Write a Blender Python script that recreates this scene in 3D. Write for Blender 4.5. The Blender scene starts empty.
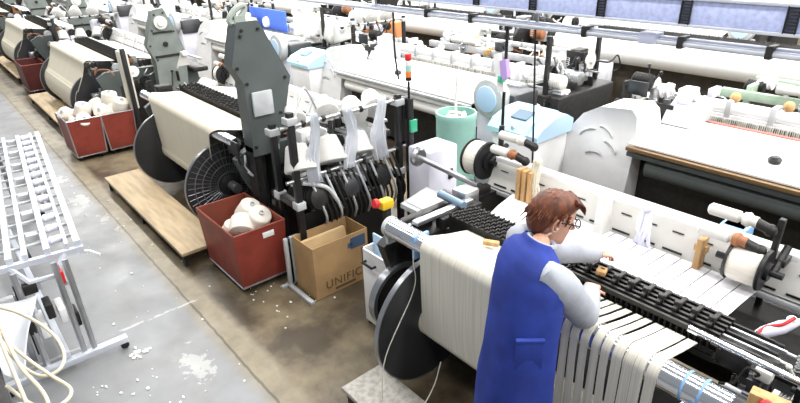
import bpy, bmesh, math, random
from mathutils import Vector as V, Matrix
PI = math.pi
S = bpy.context.scene
COL = S.collection
# ------------------------------------------------------------------ materials
def mat(name, rgb, rough=.55, metal=0., noise=0., nscale=8., stripes=None, trans=0., alpha=1., emit=0., spec=.4, rgb2=None):
    m = bpy.data.materials.new(name); m.use_nodes = True
    nt = m.node_tree; b = nt.nodes['Principled BSDF']; L = nt.links
    c = (*rgb, 1)
    b.inputs['Base Color'].default_value = c
    b.inputs['Roughness'].default_value = rough
    b.inputs['Metallic'].default_value = metal
    b.inputs['Specular IOR Level'].default_value = spec
    if alpha < 1: b.inputs['Alpha'].default_value = alpha
    if emit:
        b.inputs['Emission Color'].default_value = c; b.inputs['Emission Strength'].default_value = emit
    if noise or stripes:
        tc = nt.nodes.new('ShaderNodeTexCoord')
        mix = nt.nodes.new('ShaderNodeMix'); mix.data_type = 'RGBA'
        d = rgb2 or tuple(x*(1-noise) for x in rgb)
        mix.inputs['A'].default_value = c; mix.inputs['B'].default_value = (*d, 1)
        if stripes:
            mp = nt.nodes.new('ShaderNodeMapping'); mp.inputs['Scale'].default_value = stripes
            L.new(tc.outputs['Object'], mp.inputs['Vector'])
            n = nt.nodes.new('ShaderNodeTexNoise'); n.inputs['Scale'].default_value = 1.; n.inputs['Detail'].default_value = 3
            L.new(mp.outputs['Vector'], n.inputs['Vector'])
        else:
            n = nt.nodes.new('ShaderNodeTexNoise'); n.inputs['Scale'].default_value = nscale; n.inputs['Detail'].default_value = 5
            L.new(tc.outputs['Object'], n.inputs['Vector'])
        r = nt.nodes.new('ShaderNodeMapRange'); r.inputs[1].default_value = .38; r.inputs[2].default_value = .66
        L.new(n.outputs['Fac'], r.inputs[0]); L.new(r.outputs[0], mix.inputs['Factor'])
        L.new(mix.outputs['Result'], b.inputs['Base Color'])
    return m
M = dict(
 white=mat('white_enamel', (.80,.80,.80), .4, noise=.08, nscale=5),
 offwhite=mat('offwhite_enamel', (.70,.69,.64), .45, noise=.15, nscale=6),
 lilac=mat('pale_lilac_enamel', (.72,.72,.82), .4, noise=.06),
 pale=mat('pale_grey_enamel', (.50,.52,.53), .45, noise=.2, nscale=7),
 greengrey=mat('greygreen_enamel', (.33,.37,.33), .45, noise=.2, nscale=5),
 towergrey=mat('dark_greygreen_enamel', (.085,.10,.098), .45, noise=.15, nscale=4),
 green=mat('pale_green_enamel', (.36,.47,.36), .45, noise=.15),
 iron=mat('dark_iron', (.030,.029,.028), .45, .3, noise=.4, nscale=20),
 black=mat('black_plastic', (.012,.012,.013), .4),
 graphite=mat('graphite_sheet', (.075,.077,.083), .33, .5, noise=.25, nscale=3),
 rim=mat('bright_rim', (.30,.31,.33), .3, .8),
 steel=mat('steel', (.50,.51,.53), .3, .85, noise=.15, nscale=15),
 chrome=mat('chrome', (.72,.74,.78), .16, 1.),
 alu=mat('anodised_aluminium', (.62,.65,.72), .35, .35, noise=.1),
 cream=mat('cream_enamel', (.66,.62,.52), .5, noise=.1), towermid=mat('grey_green_enamel', (.19,.215,.20), .45, noise=.2, nscale=5),
 panel=mat('grey_beige_panel', (.56,.55,.52), .45, noise=.12, nscale=4),
 warp=mat('warp_threads', (.70,.67,.585), .8, noise=.22, stripes=(260,1.5,1.5), spec=.1),
 warpc=mat('cream_warp_threads', (.68,.63,.51), .8, noise=.13, stripes=(200,1.5,1.5), spec=.1),
 cloth=mat('white_cloth', (.84,.84,.88), .8, noise=.08, stripes=(190,2,2), spec=.1),
 fabric=mat('pure_white_fabric', (.86,.86,.84), .8, noise=.05, stripes=(3,60,60), spec=.1),
 yarn=mat('cream_yarn', (.74,.70,.62), .85, noise=.12, stripes=(6,6,120), spec=.1),
 yarnw=mat('white_yarn', (.66,.65,.62), .85, noise=.08, stripes=(6,6,120), spec=.1),
 red=mat('red_bin_fibre', (.24,.040,.026), .5, noise=.35, nscale=4),
 redin=mat('inner_red_fibre', (.26,.06,.035), .6, noise=.3, nscale=5),
 maroon=mat('maroon_fibre', (.10,.022,.018), .5, noise=.3, nscale=4),
 ply=mat('plywood', (.52,.40,.25), .6, noise=.28, stripes=(2.5,18,18)),
 plyd=mat('worn_board', (.46,.44,.40), .7, noise=.35, nscale=28),
 wood=mat('brown_wood', (.55,.33,.14), .6, noise=.3, stripes=(30,30,3)),
 card=mat('cardboard', (.43,.27,.125), .75, noise=.2, nscale=5),
 cardin=mat('inner_cardboard', (.50,.35,.18), .75, noise=.15, nscale=6),
 ink=mat('faded_print', (.13,.075,.035), .8),
 inkblue=mat('blue_print', (.05,.09,.16), .8),
 apron=mat('royal_blue_cotton', (.024,.046,.27), .75, noise=.35, nscale=6, spec=.2),
 sleeve=mat('pale_grey_jersey', (.40,.42,.47), .85, noise=.15, nscale=14, spec=.1),
 skin=mat('skin', (.62,.33,.23), .5, noise=.1, nscale=9),
 hair=mat('auburn_hair', (.15,.042,.016), .5, noise=.6, stripes=(45,45,10)),
 trouser=mat('dark_trousers', (.03,.035,.06), .8),
 shoe=mat('white_shoe', (.6,.6,.6), .5),
 lens=mat('spectacle_lens', (.9,.9,.9), .05, alpha=.25),
 aqua=mat('aqua_plastic', (.42,.74,.80), .35), aquab=mat('pale_blue_plastic', (.46,.64,.84), .35),
 teal=mat('mint_can', (.33,.60,.52), .45, noise=.1), screen=mat('dark_display', (.16,.24,.32), .2),
 blue=mat('blue_panel', (.055,.14,.60), .5), bluelt=mat('light_blue_plastic', (.20,.38,.66), .4),
 duct=mat('blue_grey_duct', (.47,.53,.80), .5, noise=.22, nscale=30), pipe=mat('grey_blue_pipe', (.52,.55,.70), .3, .3),
 yellow=mat('yellow_plastic', (.80,.50,.02), .4), redp=mat('red_plastic', (.60,.02,.02), .35),
 orange=mat('orange_plastic', (.85,.22,.04), .4), greenp=mat('green_plastic', (.05,.45,.25), .4), purple=mat('lilac_cloth', (.42,.30,.62), .7),
 hose=mat('beige_hose', (.62,.56,.43), .45), film=mat('clear_film', (.85,.88,.92), .25, alpha=.4), filmd=mat('milky_film', (.80,.83,.88), .3, alpha=.5),
 redbar=mat('dull_red_bar', (.38,.10,.075), .5), brass=mat('brass_bar', (.20,.125,.06), .4, .3), rubber=mat('rubber', (.02,.02,.02), .8),
 lint=mat('white_lint', (.75,.75,.73), 1.), terra=mat('terracotta_boxes', (.55,.22,.08), .7), umberdark=mat('dark_brown_frame', (.085,.07,.05), .6, noise=.4, nscale=6), umber=mat('brown_bobbin', (.30,.12,.05), .5),
)
# ------------------------------------------------------------------ mesh builder
class MB:
    def __init__(s): s.v=[]; s.f=[]; s.mi=[]; s.k=0; s.sm=True
    def add(s, vs, fs):
        o=len(s.v); s.v += [V(p) for p in vs]; s.f += [tuple(i+o for i in f) for f in fs]; s.mi += [s.k]*len(fs); return s
    def box(s, x0,x1,y0,y1,z0,z1, b=0., rz=0, piv=None):
        if x0>x1: x0,x1=x1,x0
        if y0>y1: y0,y1=y1,y0
        if z0>z1: z0,z1=z1,z0
        if b<=0:
            vs=[(x,y,z) for x in (x0,x1) for y in (y0,y1) for z in (z0,z1)]
            fs=[(0,1,3,2),(4,6,7,5),(0,4,5,1),(2,3,7,6),(0,2,6,4),(1,5,7,3)]
        else:
            b=min(b,(x1-x0)*.49,(y1-y0)*.49,(z1-z0)*.49)
            bm=bmesh.new(); bmesh.ops.create_cube(bm,size=1)
            for v in bm.verts:
                v.co=V(((x0+x1)/2+v.co.x*(x1-x0),(y0+y1)/2+v.co.y*(y1-y0),(z0+z1)/2+v.co.z*(z1-z0)))
            bmesh.ops.bevel(bm,geom=list(bm.edges),offset=b,segments=2,profile=.5,affect='EDGES')
            bm.verts.index_update(); vs=[v.co.copy() for v in bm.verts]; fs=[tuple(v.index for v in f.verts) for f in bm.faces]; bm.free()
        if rz:
            p=V(piv or ((x0+x1)/2,(y0+y1)/2,0)); R=Matrix.Rotation(rz,3,'Z'); vs=[R@(V(q)-p)+p for q in vs]
        return s.add(vs,fs)
    def cyl(s, a, b, r, r2=None, n=14, cap=True):
        return s.lathe(a,b,[(0,r),(1,r if r2 is None else r2)],n,cap,True)
    def lathe(s, a, b, prof, n=20, cap=True, rel=True):
        a=V(a); b=V(b); d=b-a; L=d.length; d=d/L
        u=d.orthogonal().normalized(); w=d.cross(u)
        vs=[]; fs=[]
        for t,r in prof:
            c=a+d*(t*L if rel else t)
            for i in range(n):
                th=2*PI*i/n; vs.append(c+(u*math.cos(th)+w*math.sin(th))*r)
        for k in range(len(prof)-1):
            for i in range(n):
                j=(i+1)%n; fs.append((k*n+i,k*n+j,(k+1)*n+j,(k+1)*n+i))
        if cap:
            fs.append(tuple(range(n-1,-1,-1))); q=(len(prof)-1)*n; fs.append(tuple(range(q,q+n)))
        return s.add(vs,fs)
    def tube(s, pts, r, n=8, smooth=0, closed=False):
        pts=[V(p) for p in pts]
        if smooth:
            out=[]; m=len(pts)
            for i in range(m-1 if not closed else m):
                p0=pts[(i-1)%m] if (closed or i>0) else pts[0]; p1=pts[i]; p2=pts[(i+1)%m]; p3=pts[(i+2)%m] if (closed or i+2<m) else pts[-1]
                for k in range(smooth):
                    t=k/smooth
                    out.append(.5*((2*p1)+(p2-p0)*t+(2*p0-5*p1+4*p2-p3)*t*t+(3*p1-p0-3*p2+p3)*t**3))
            if not closed: out.append(pts[-1])
            pts=out
        m=len(pts); vs=[]; fs=[]; u=None
        for i,p in enumerate(pts):
            d=(pts[(i+1)%m]-pts[i-1]) if closed else (pts[min(i+1,m-1)]-pts[max(i-1,0)])
            d.normalize()
            if u is None: u=d.orthogonal().normalized()
            u=(u-d*u.dot(d)).normalized(); w=d.cross(u)
            rr=r[min(i,len(r)-1)] if isinstance(r,(list,tuple)) else r
            for k in range(n):
                th=2*PI*k/n; vs.append(p+(u*math.cos(th)+w*math.sin(th))*rr)
        for i in range(m if closed else m-1):
            for k in range(n):
                a=i*n+k; b=i*n+(k+1)%n; c=((i+1)%m)*n; fs.append((a,b,c+(k+1)%n,c+k))
        if not closed: fs += [tuple(range(n-1,-1,-1)), tuple(range((m-1)*n,m*n))]
        return s.add(vs,fs)
    def prism(s, pts, axis, a, b):      # polygon extruded along an axis; 2D coords are the remaining two in order
        n=len(pts); vs=[]
        for t in (a,b):
            for p,q in pts: vs.append({'x':(t,p,q),'y':(p,t,q),'z':(p,q,t)}[axis])
        fs=[tuple(range(n-1,-1,-1)),tuple(range(n,2*n))]+[(i,(i+1)%n,n+(i+1)%n,n+i) for i in range(n)]
        return s.add(vs,fs)
    def strip(s, prof, x0, x1, t=.004, x0b=None, x1b=None, nx=1, xf=None):   # (y,z) profile swept across x, with thickness; x limits may change along it
        m=len(prof); nor=[]
        for i in range(m):
            a=V(prof[max(i-1,0)]); b=V(prof[min(i+1,m-1)]); d=(b-a).normalized(); nor.append(V((-d.y,d.x)))
        vs=[]; fs=[]; w=nx+1
        for lay in (0,1):
            for i in range(m):
                q=i/(m-1); xa=x0+((x0b if x0b is not None else x0)-x0)*q; xb=x1+((x1b if x1b is not None else x1)-x1)*q
                if xf: xa,xb=xf(i)
                for k in range(w):
                    vs.append((xa+(xb-xa)*k/nx, prof[i][0]+nor[i].x*t*(lay-.5), prof[i][1]+nor[i].y*t*(lay-.5)))
        o=m*w
        for i in range(m-1):
            for k in range(nx):
                a=i*w+k; fs += [(a,a+1,a+w+1,a+w),(o+a,o+a+w,o+a+w+1,o+a+1)]
            a=i*w; fs.append((a,a+w,o+a+w,o+a)); a=i*w+nx; fs.append((a,o+a,o+a+w,a+w))
        for k in range(nx):
            a=k; fs.append((a,o+a,o+a+1,a+1)); a=(m-1)*w+k; fs.append((a,a+1,o+a+1,o+a))
        return s.add(vs,fs)
    def loft(s, rings, cap=True):
        n=len(rings[0]); vs=[p for r in rings for p in r]; fs=[]
        for k in range(len(rings)-1):
            for i in range(n):
                j=(i+1)%n; fs.append((k*n+i,k*n+j,(k+1)*n+j,(k+1)*n+i))
        if cap: fs += [tuple(range(n-1,-1,-1)), tuple(range((len(rings)-1)*n,len(rings)*n))]
        return s.add(vs,fs)
    def ball(s, c, r, n=14, m=9):
        c=V(c); r=V(r) if not isinstance(r,(int,float)) else V((r,r,r))
        rings=[]
        for k in range(m):
            ph=-PI/2+PI*(k+.5)/m
            rings.append([c+V((math.cos(ph)*math.cos(2*PI*i/n)*r.x,math.cos(ph)*math.sin(2*PI*i/n)*r.y,math.sin(ph)*r.z)) for i in range(n)])
        return s.loft(rings)
def wloc(o):
    p=V((0,0,0))
    while o: p+=V(o.location); o=o.parent
    return p
def obj(name, mb, ms, parent=None, base=None, label=None, ang=40):
    me=bpy.data.meshes.new(name); off=wloc(parent) if parent else V(base or (0,0,0))
    me.from_pydata([v-off for v in mb.v],[],mb.f)
    for m in (ms if isinstance(ms,(list,tuple)) else [ms]): me.materials.append(M[m] if isinstance(m,str) else m)
    me.polygons.foreach_set('material_index',mb.mi)
    bm=bmesh.new(); bm.from_mesh(me); bmesh.ops.recalc_face_normals(bm,faces=bm.faces); bm.to_mesh(me); bm.free()
    me.shade_smooth(); me.set_sharp_from_angle(angle=math.radians(ang))
    o=bpy.data.objects.new(name,me); COL.objects.link(o)
    if parent: o.parent=parent
    else: o.location=off
    if label: o['label']=label
    return o
def tag(o,label,cat,group=None,kind=None):
    o['label']=label; o['category']=cat
    if group: o['group']=group
    if kind: o['kind']=kind
    return o
def thing(name,loc,label,cat,group=None):
    o=bpy.data.objects.new(name,None); COL.objects.link(o); o.location=loc; o.empty_display_size=.1
    return tag(o,label,cat,group)
def copy_tree(o,parent=None):
    c=o.copy(); COL.objects.link(c)
    if parent: c.parent=parent
    for ch in list(o.children): copy_tree(ch,c)
    return c
def dup(o,loc,label,group=None,rz=None,cat=None):
    c=copy_tree(o); c.location=loc; c['label']=label
    if cat: c['category']=cat
    if group: c['group']=group
    if rz is not None: c.rotation_euler.z=rz
    return c
ORD=['first','second','third','fourth','fifth','sixth','seventh','eighth','ninth','tenth','eleventh','twelfth']
# ------------------------------------------------------------------ camera: 2.9 m up, looking 25 degrees down across the aisle
cam=bpy.data.cameras.new('camera'); co=bpy.data.objects.new('camera',cam); COL.objects.link(co)
cam.sensor_width=36; cam.lens=560/800*36; cam.clip_end=200; cam.clip_start=.05
Rr=V((.6500,.7595,-.0271)); Dn=V((.311,-.299,-.902)); Fw=V((-.693,.578,-.431))
Fw.normalize(); Rr=(Rr-Fw*Rr.dot(Fw)).normalized(); Up=Rr.cross(Fw)
co.matrix_world=Matrix(((Rr.x,Up.x,-Fw.x,0),(Rr.y,Up.y,-Fw.y,0),(Rr.z,Up.z,-Fw.z,2.9),(0,0,0,1)))
S.camera=co
# ------------------------------------------------------------------ floor
def make_floor():
    b=MB(); b.add([(-60,-12,0),(14,-12,0),(14,45,0),(-60,45,0)],[(0,1,2,3)])
    m=bpy.data.materials.new('worn_concrete'); m.use_nodes=True; nt=m.node_tree; N=nt.nodes; L=nt.links; bs=N['Principled BSDF']
    tc=N.new('ShaderNodeTexCoord'); sep=N.new('ShaderNodeSeparateXYZ'); L.new(tc.outputs['Object'],sep.inputs[0])
    def noise(sc,det=6,rough=.6):
        n=N.new('ShaderNodeTexNoise'); n.inputs['Scale'].default_value=sc; n.inputs['Detail'].default_value=det; n.inputs['Roughness'].default_value=rough
        L.new(tc.outputs['Object'],n.inputs['Vector']); return n.outputs['Fac']
    def math_(op,a,b2=None,clamp=False):
        n=N.new('ShaderNodeMath'); n.operation=op; n.use_clamp=clamp
        for i,x in enumerate((a,b2)):
            if x is None: continue
            if isinstance(x,(int,float)): n.inputs[i].default_value=x
            else: L.new(x,n.inputs[i])
        return n.outputs[0]
    def rng(x,a,b2,c=0.,d=1.):
        n=N.new('ShaderNodeMapRange'); n.inputs[1].default_value=a; n.inputs[2].default_value=b2; n.inputs[3].default_value=c; n.inputs[4].default_value=d
        L.new(x,n.inputs[0]); return n.outputs[0]
    def mix(f,a,b2):
        n=N.new('ShaderNodeMix'); n.data_type='RGBA'
        for k,x in (('Factor',f),('A',a),('B',b2)):
            if isinstance(x,tuple): n.inputs[k].default_value=(*x,1)
            else: L.new(x,n.inputs[k])
        return n.outputs['Result']
    yy=math_('ADD',sep.outputs['Y'],math_('MULTIPLY',math_('SUBTRACT',noise(5),.5),.10))
    aisle=mix(rng(noise(2.2),.35,.7),(.25,.26,.27),(.185,.185,.185))
    beige=mix(rng(noise(6),.35,.7),(.27,.23,.155),(.19,.16,.11))
    bay=mix(rng(noise(1.3,7,.62),.34,.56),(.23,.185,.115),(.060,.045,.028))
    far=rng(sep.outputs['X'],-7.5,-3.5)
    c=mix(rng(yy,1.08,1.20),aisle,beige)
    c=mix(rng(yy,1.33,1.40),c,bay)
    # the expansion joint along the aisle and one across it
    jx=math_('ABSOLUTE',math_('SUBTRACT',math_('ADD',sep.outputs['Y'],math_('MULTIPLY',math_('SUBTRACT',noise(9),.5),.03)),1.185))
    c=mix(rng(jx,.006,.014,.75,0.),c,(.06,.05,.035))
    jy=math_('ABSOLUTE',math_('SUBTRACT',math_('ADD',sep.outputs['X'],math_('MULTIPLY',math_('SUBTRACT',noise(6),.5),.06)),-4.38))
    crack=math_('MULTIPLY',rng(jy,.006,.022,1.,0.),math_('MULTIPLY',rng(noise(7),.46,.52),rng(sep.outputs['Y'],1.3,1.2)))
    c=mix(math_('MULTIPLY',crack,.6),c,(.55,.55,.55))
    # peeled paint patches
    tot=None
    for px,py,r in ((-3.55,.92,.10),(-6.7,1.12,.06),(-7.45,1.02,.12),(-6.35,1.16,.02),(-8.4,1.0,.08),(-5.6,1.12,.0)):
        dx=math_('MULTIPLY',math_('SUBTRACT',sep.outputs['X'],px),.55); dy=math_('SUBTRACT',sep.outputs['Y'],py)
        d=math_('SQRT',math_('ADD',math_('MULTIPLY',dx,dx),math_('MULTIPLY',dy,dy)))
        d=math_('ADD',d,math_('MULTIPLY',math_('SUBTRACT',noise(11,5,.7),.5),.55))
        p=rng(d,r*.8,r*.85,1.,0.); tot=p if tot is None else math_('MAXIMUM',tot,p)
    c=mix(math_('MULTIPLY',tot,.6),c,(.46,.46,.45))
    L.new(c,bs.inputs['Base Color'])
    L.new(rng(noise(3),.3,.7,.28,.55),bs.inputs['Roughness'])
    f=obj('floor',b,m); f['kind']='structure'; f['label']='worn grey and brown concrete floor'
make_floor()
def walls():
    b=MB(); b.box(-60,14,44,44.3,0,7); o=obj('wall_back',b,'offwhite'); o['kind']='structure'
    b=MB(); b.box(-60,-59.7,-12,44,0,7); o=obj('wall_left',b,'offwhite'); o['kind']='structure'
walls()
# ------------------------------------------------------------------ machine clutter
def clutter(root, rnd, bx, n, pal=('iron','iron','pale','offwhite','greengrey','steel','black'), big=1.):
    x0,x1,y0,y1,z0,z1=bx
    kinds=['gear_box','electric_motor','drive_gear','pulley','hose','bracket','lever','solenoid_block','spring','hose','cover_plate','guide_rod']
    for i in range(n):
        k=kinds[i%len(kinds)]; m=rnd.choice(pal); c=V((rnd.uniform(x0,x1),rnd.uniform(y0,y1),rnd.uniform(z0,z1))); b=MB(); q=big
        if k=='gear_box':
            b.box(c.x-.07*q,c.x+.07*q,c.y-.1*q,c.y+.1*q,c.z-.08*q,c.z+.08*q,.015); b.cyl(c+V((.07*q,0,0)),c+V((.10*q,0,0)),.05*q,n=12)
        elif k=='electric_motor':
            b.lathe(c-V((.12*q,0,0)),c+V((.12*q,0,0)),[(0,.05*q),(.08,.08*q)]+sum([[(.1+.1*j,.085*q),(.15+.1*j,.085*q),(.151+.1*j,.072*q),(.199+.1*j,.072*q)] for j in range(8)],[])+[(.93,.08*q),(1,.04*q)],14)
        elif k=='drive_gear':
            pts=[]; nt=22
            for j in range(nt*2):
                r=(.10 if j%2 else .088)*q; a=PI*j/nt; pts.append((c.y+r*math.cos(a),c.z+r*math.sin(a)))
            b.prism(pts,'x',c.x,c.x+.025); b.cyl(c,c+V((.06,0,0)),.03*q,n=10)
        elif k=='pulley':
            b.lathe(c,c+V((.05,0,0)),[(0,.08*q),(.2,.085*q),(.35,.065*q),(.65,.065*q),(.8,.085*q),(1,.08*q)],18); b.cyl(c-V((.05,0,0)),c+V((.09,0,0)),.018*q,n=8)
        elif k=='hose':
            p=[c]; 
            for j in range(4): p.append(p[-1]+V((rnd.uniform(-.12,.12),rnd.uniform(-.12,.16),rnd.uniform(-.16,.10)))*q)
            b.tube(p,.011*q,6,smooth=4)
        elif k=='bracket':
            b.prism([(c.y-.1*q,c.z-.1*q),(c.y+.1*q,c.z-.1*q),(c.y+.1*q,c.z-.05*q),(c.y-.03*q,c.z),(c.y-.03*q,c.z+.13*q),(c.y-.1*q,c.z+.13*q)],'x',c.x-.012,c.x+.012); b.cyl(c+V((-.03,-.06*q,.08*q)),c+V((.03,-.06*q,.08*q)),.02*q,n=8)
        elif k=='lever':
            e=c+V((rnd.uniform(-.1,.1),rnd.uniform(-.15,.15),.18))*q; b.cyl(c,e,.011*q,n=8); b.ball(e,.022*q,8,6)
        elif k=='solenoid_block':
            for j in range(3): b.box(c.x-.03*q,c.x+.03*q,c.y+(-.09+.07*j)*q,c.y+(-.035+.07*j)*q,c.z-.05*q,c.z+.05*q,.006)
        elif k=='spring':
            b.tube([c+V((.018*q*math.cos(j*.9),.018*q*math.sin(j*.9),-.1*q+.2*q*j/60)) for j in range(60)],.004*q,5)
        elif k=='cover_plate':
            b.box(c.x-.12*q,c.x+.12*q,c.y-.008,c.y+.008,c.z-.08*q,c.z+.08*q,.006)
            for sx in (-1,1):
                for sz in (-1,1): b.cyl(c+V((sx*.1*q,-.014,sz*.06*q)),c+V((sx*.1*q,0,sz*.06*q)),.008,n=6)
        else:
            b.cyl(c-V((.2*q,0,0)),c+V((.2*q,0,0)),.012*q,n=8); b.cyl(c-V((.04*q,0,0)),c+V((.04*q,0,0)),.025*q,n=8)
        obj(k,b,m,root)
def arc(cy,cz,r,a0,a1,n=8): return [(cy+r*math.cos(math.radians(a0+(a1-a0)*i/n)),cz+r*math.sin(math.radians(a0+(a1-a0)*i/n))) for i in range(n+1)]
def selvedge_spool(root,x,y,z,r,l,tx=-.16):
    b=MB(); b.lathe((x-l/2,y,z),(x+l/2,y,z),[(0,r*.86),(.1,r*.93),(.9,r*.93),(1,r*.86)],24)
    s=obj('selvedge_spool',b,'yarn',root)
    b=MB(); xf=x+l/2
    b.lathe((xf,y,z),(xf+.02,y,z),[(0,r),(.3,r*1.05),(1,r*1.0)],28); b.cyl((xf,y,z),(xf+.10,y,z),.02,n=10); b.cyl((xf+.02,y,z),(xf+.04,y,z),r*.45,n=16); obj('spool_flange',b,'black',s)
    b=MB(); b.lathe((x-l/2-.015,y,z),(x-l/2,y,z),[(0,r*.95),(1,r*1.0)],28); b.cyl((x-l/2-.08,y,z),(x-l/2,y,z),.02,n=10)
    obj('spool_flange',b,'black',s)
    b=MB(); b.box(x+l/2-.02,x+l/2+.01,y+r+.01,y+r+.05,z-.3,z+.25,.005); b.cyl((xf+.05,y,z),(xf+.05,y+r+.04,z+.1),.02,n=8); b.box(xf+.03,xf+.08,y+.05,y+r+.04,z+.02,z+.06,.004)
    obj('spool_holder',b,'iron',root)
    for k,(dy,dz) in enumerate(((.07,.22),(-.02,.13))):
        b=MB(); p=V((x+tx,y+dy,z+dz)); b.lathe(p,p+V((.20,.0,0)),[(0,.022),(.06,.034),(.8,.034),(.86,.02),(1,.02)],14)
        t=obj('bobbin_tube',b,'yarnw',root)
        b=MB(); b.lathe(p+V((.18,0,0)),p+V((.25,0,0)),[(0,.035),(.4,.042),(.6,.03),(1,.03)],12); obj('bobbin_collar',b,'umber' if k else 'offwhite',t)
        b=MB(); b.cyl(p+V((.23,0,0)),p+V((.31,.02,-.03)),.03,n=10); b.ball(p+V((.31,.02,-.03)),.035,10,7); obj('tensioner',b,'iron',root)
def warp_beam(root,x0,x1,y,z,R,rw,wheel=False):
    b=MB(); b.cyl((x0,y,z),(x1,y,z),rw,n=28); bar=obj('warp_beam',b,'warpc',root)
    b=MB(); b.cyl((x0-.32,y,z),(x0,y,z),.05,n=14); obj('beam_shaft',b,'steel',bar)
    b=MB(); b.cyl((x1,y,z),(x1+.22,y,z),.05,n=14); obj('beam_shaft',b,'steel',bar)
    for i,(xf,s) in enumerate(((x0,-1),(x1,1))):
        b=MB(); a=(xf,y,z); e=(xf+s*.03,y,z)
        b.lathe(a,e,[(0,.02),(.0,R*.985),(.2,R*.985),(1,R*.985),(1,.02)],56,cap=False)
        f=obj('beam_flange',b,'graphite',root)
        b=MB(); b.lathe((xf-s*.004,y,z),(xf+s*.034,y,z),[(0,R*.985),(0,R),(1,R),(1,R*.985),(0,R*.985)],56,cap=False); obj('flange_rim',b,'rim',f)
        if wheel and i==1:
            b=MB(); xo=xf+s*.032
            for k in range(44):
                a=2*PI*k/44; b.cyl((xo,y+.13*math.cos(a),z+.13*math.sin(a)),(xo,y+R*.95*math.cos(a),z+R*.95*math.sin(a)),.0035,n=5)
            for rr in (.13,.22,.3,.38):
                b.tube([(xo,y+rr*math.cos(2*PI*k/40),z+rr*math.sin(2*PI*k/40)) for k in range(40)],.006,6,closed=True)
            obj('radial_ribs',b,'rim',f)
            b=MB(); b.lathe((xo,y,z),(xo+.05,y,z),[(0,.12),(.5,.11),(1,.06)],24); obj('flange_hub',b,'iron',f)
def harness(root,x0,x1,y0,y1,z0,z1,rows=6,pitch=.016,matb='iron',xs=None):
    b=MB(); dy=(y1-y0)/(rows-1)
    for i in range(rows):
        y=y0+dy*i
        b.box(x0,x1,y-.008,y+.008,z1-.03,z1-.005); b.box(x0,x1,y-.007,y+.007,z0,z0+.02)
    h=obj('harness_bars',b,matb,root)
    b=MB(); n=int((x1-x0)/pitch)
    for i in range(rows):
        y=y0+dy*i
        for k in range(n):
            x=x0+pitch*(k+.5)
            if xs is not None and x>xs:
                if k%2==0: b.box(x-.002,x+.002,y-.009,y+.009,z0,z1-.012)
            else: b.box(x-.0028,x+.0028,y-.012,y+.012,z0,z1+(.012 if k%3==i%3 else 0))
    obj('drop_wires',b,matb,h)
    return h
def tower(root,x,y0,z1,m,style):
    # tall dobby housing on the loom's right end, its broad plate facing along the row
    if style==0: pts=[(y0,z1),(y0+.18,z1),(y0+.42,z1-.50),(y0+.32,z1-.85),(y0+.20,z1-1.15),(y0-.02,z1-1.15),(y0-.02,z1-.50),(y0-.10,z1-.34),(y0-.02,z1-.05)]
    else: pts=[(y0-.05,z1-.25),(y0+.04,z1+.0),(y0+.2,z1+.02),(y0+.33,z1-.3),(y0+.42,z1-.65),(y0+.36,z1-1.25),(y0-.08,z1-1.25),(y0-.05,z1-.75),(y0-.13,z1-.5)]
    b=MB(); b.prism(pts,'x',x-.10,x+.08); b.prism([(y0+.1+(p-y0-.1)*1.05,z1-.5+(q-z1+.5)*1.04) for p,q in pts],'x',x+.08,x+.095)
    t=obj('dobby_tower',b,m,root)
    b=MB()
    for p,q in pts: 
        c=V((x+.09,y0+.12+(p-y0-.12)*.86,z1-.5+(q-z1+.5)*.90)); b.cyl(c,c+V((.02,0,0)),.014,n=8)
    obj('bolts',b,'black',t)
    b=MB()
    if style==0:
        b.box(x+.095,x+.125,y0+.02,y0+.22,z1-.80,z1-.58,.01); obj('mounting_plate',b,'pale',t)
        b=MB(); b.tube([(x-.03,y0+.06+.10*math.cos(a*PI/8)*.8,z1+.07+.045*math.sin(a*PI/8)+.05*math.cos(a*PI/8)) for a in range(16)],.026,8,closed=True); b.box(x-.05,x+.0,y0+.02,y0+.12,z1-.02,z1+.06)
        obj('top_pulley',b,'greengrey',t)
    else:
        b.lathe((x+.09,y0+.12,z1-.17),(x+.16,y0+.12,z1-.17),[(0,.10),(.6,.10),(.7,.06),(1,.05)],20)
        obj('top_pulley',b,'offwhite',t); b=MB(); b.cyl((x+.095,y0+.14,z1-.5),(x+.11,y0+.14,z1-.5),.04,n=14); obj('round_port',b,'iron',t)
        b=MB(); b.box(x+.09,x+.105,y0-.05,y0+.32,z1-.70,z1-.66); obj('seam_strip',b,'iron',t); b=MB(); b.box(x+.09,x+.11,y0-.02,y0+.28,z1-.33,z1-.30); obj('seam_strip',b,'iron',t)
    for dy in (-.02,.16):
        b=MB(); b.box(x-.09,x+.07,y0+dy,y0+dy+.07,0.,z1-1.1); obj('post',b,'iron',t)
def frames(root,xs,y0,y1,m,h=1.08):  # cast end frames
    for x in xs:
        b=MB(); b.prism([(y0+.30,.0),(y0+.30,.30),(y0+.08,.75),(y0,h-.08),(y0+.14,h),(y1-.28,h-.02),(y1-.04,h-.18),(y1,.5),(y1-.10,.0),(y1-.45,.0),(y1-.5,.28),(y0+.78,.28),(y0+.66,.0)],'x',x-.04,x+.04)
        obj('side_frame',b,m,root)
    b=MB(); b.box(xs[0],xs[1],y1-.42,y1-.30,.32,.46,.01); b.box(xs[0],xs[1],y0+.62,y0+.72,.30,.40,.01); obj('cross_beam',b,m,root)
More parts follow.
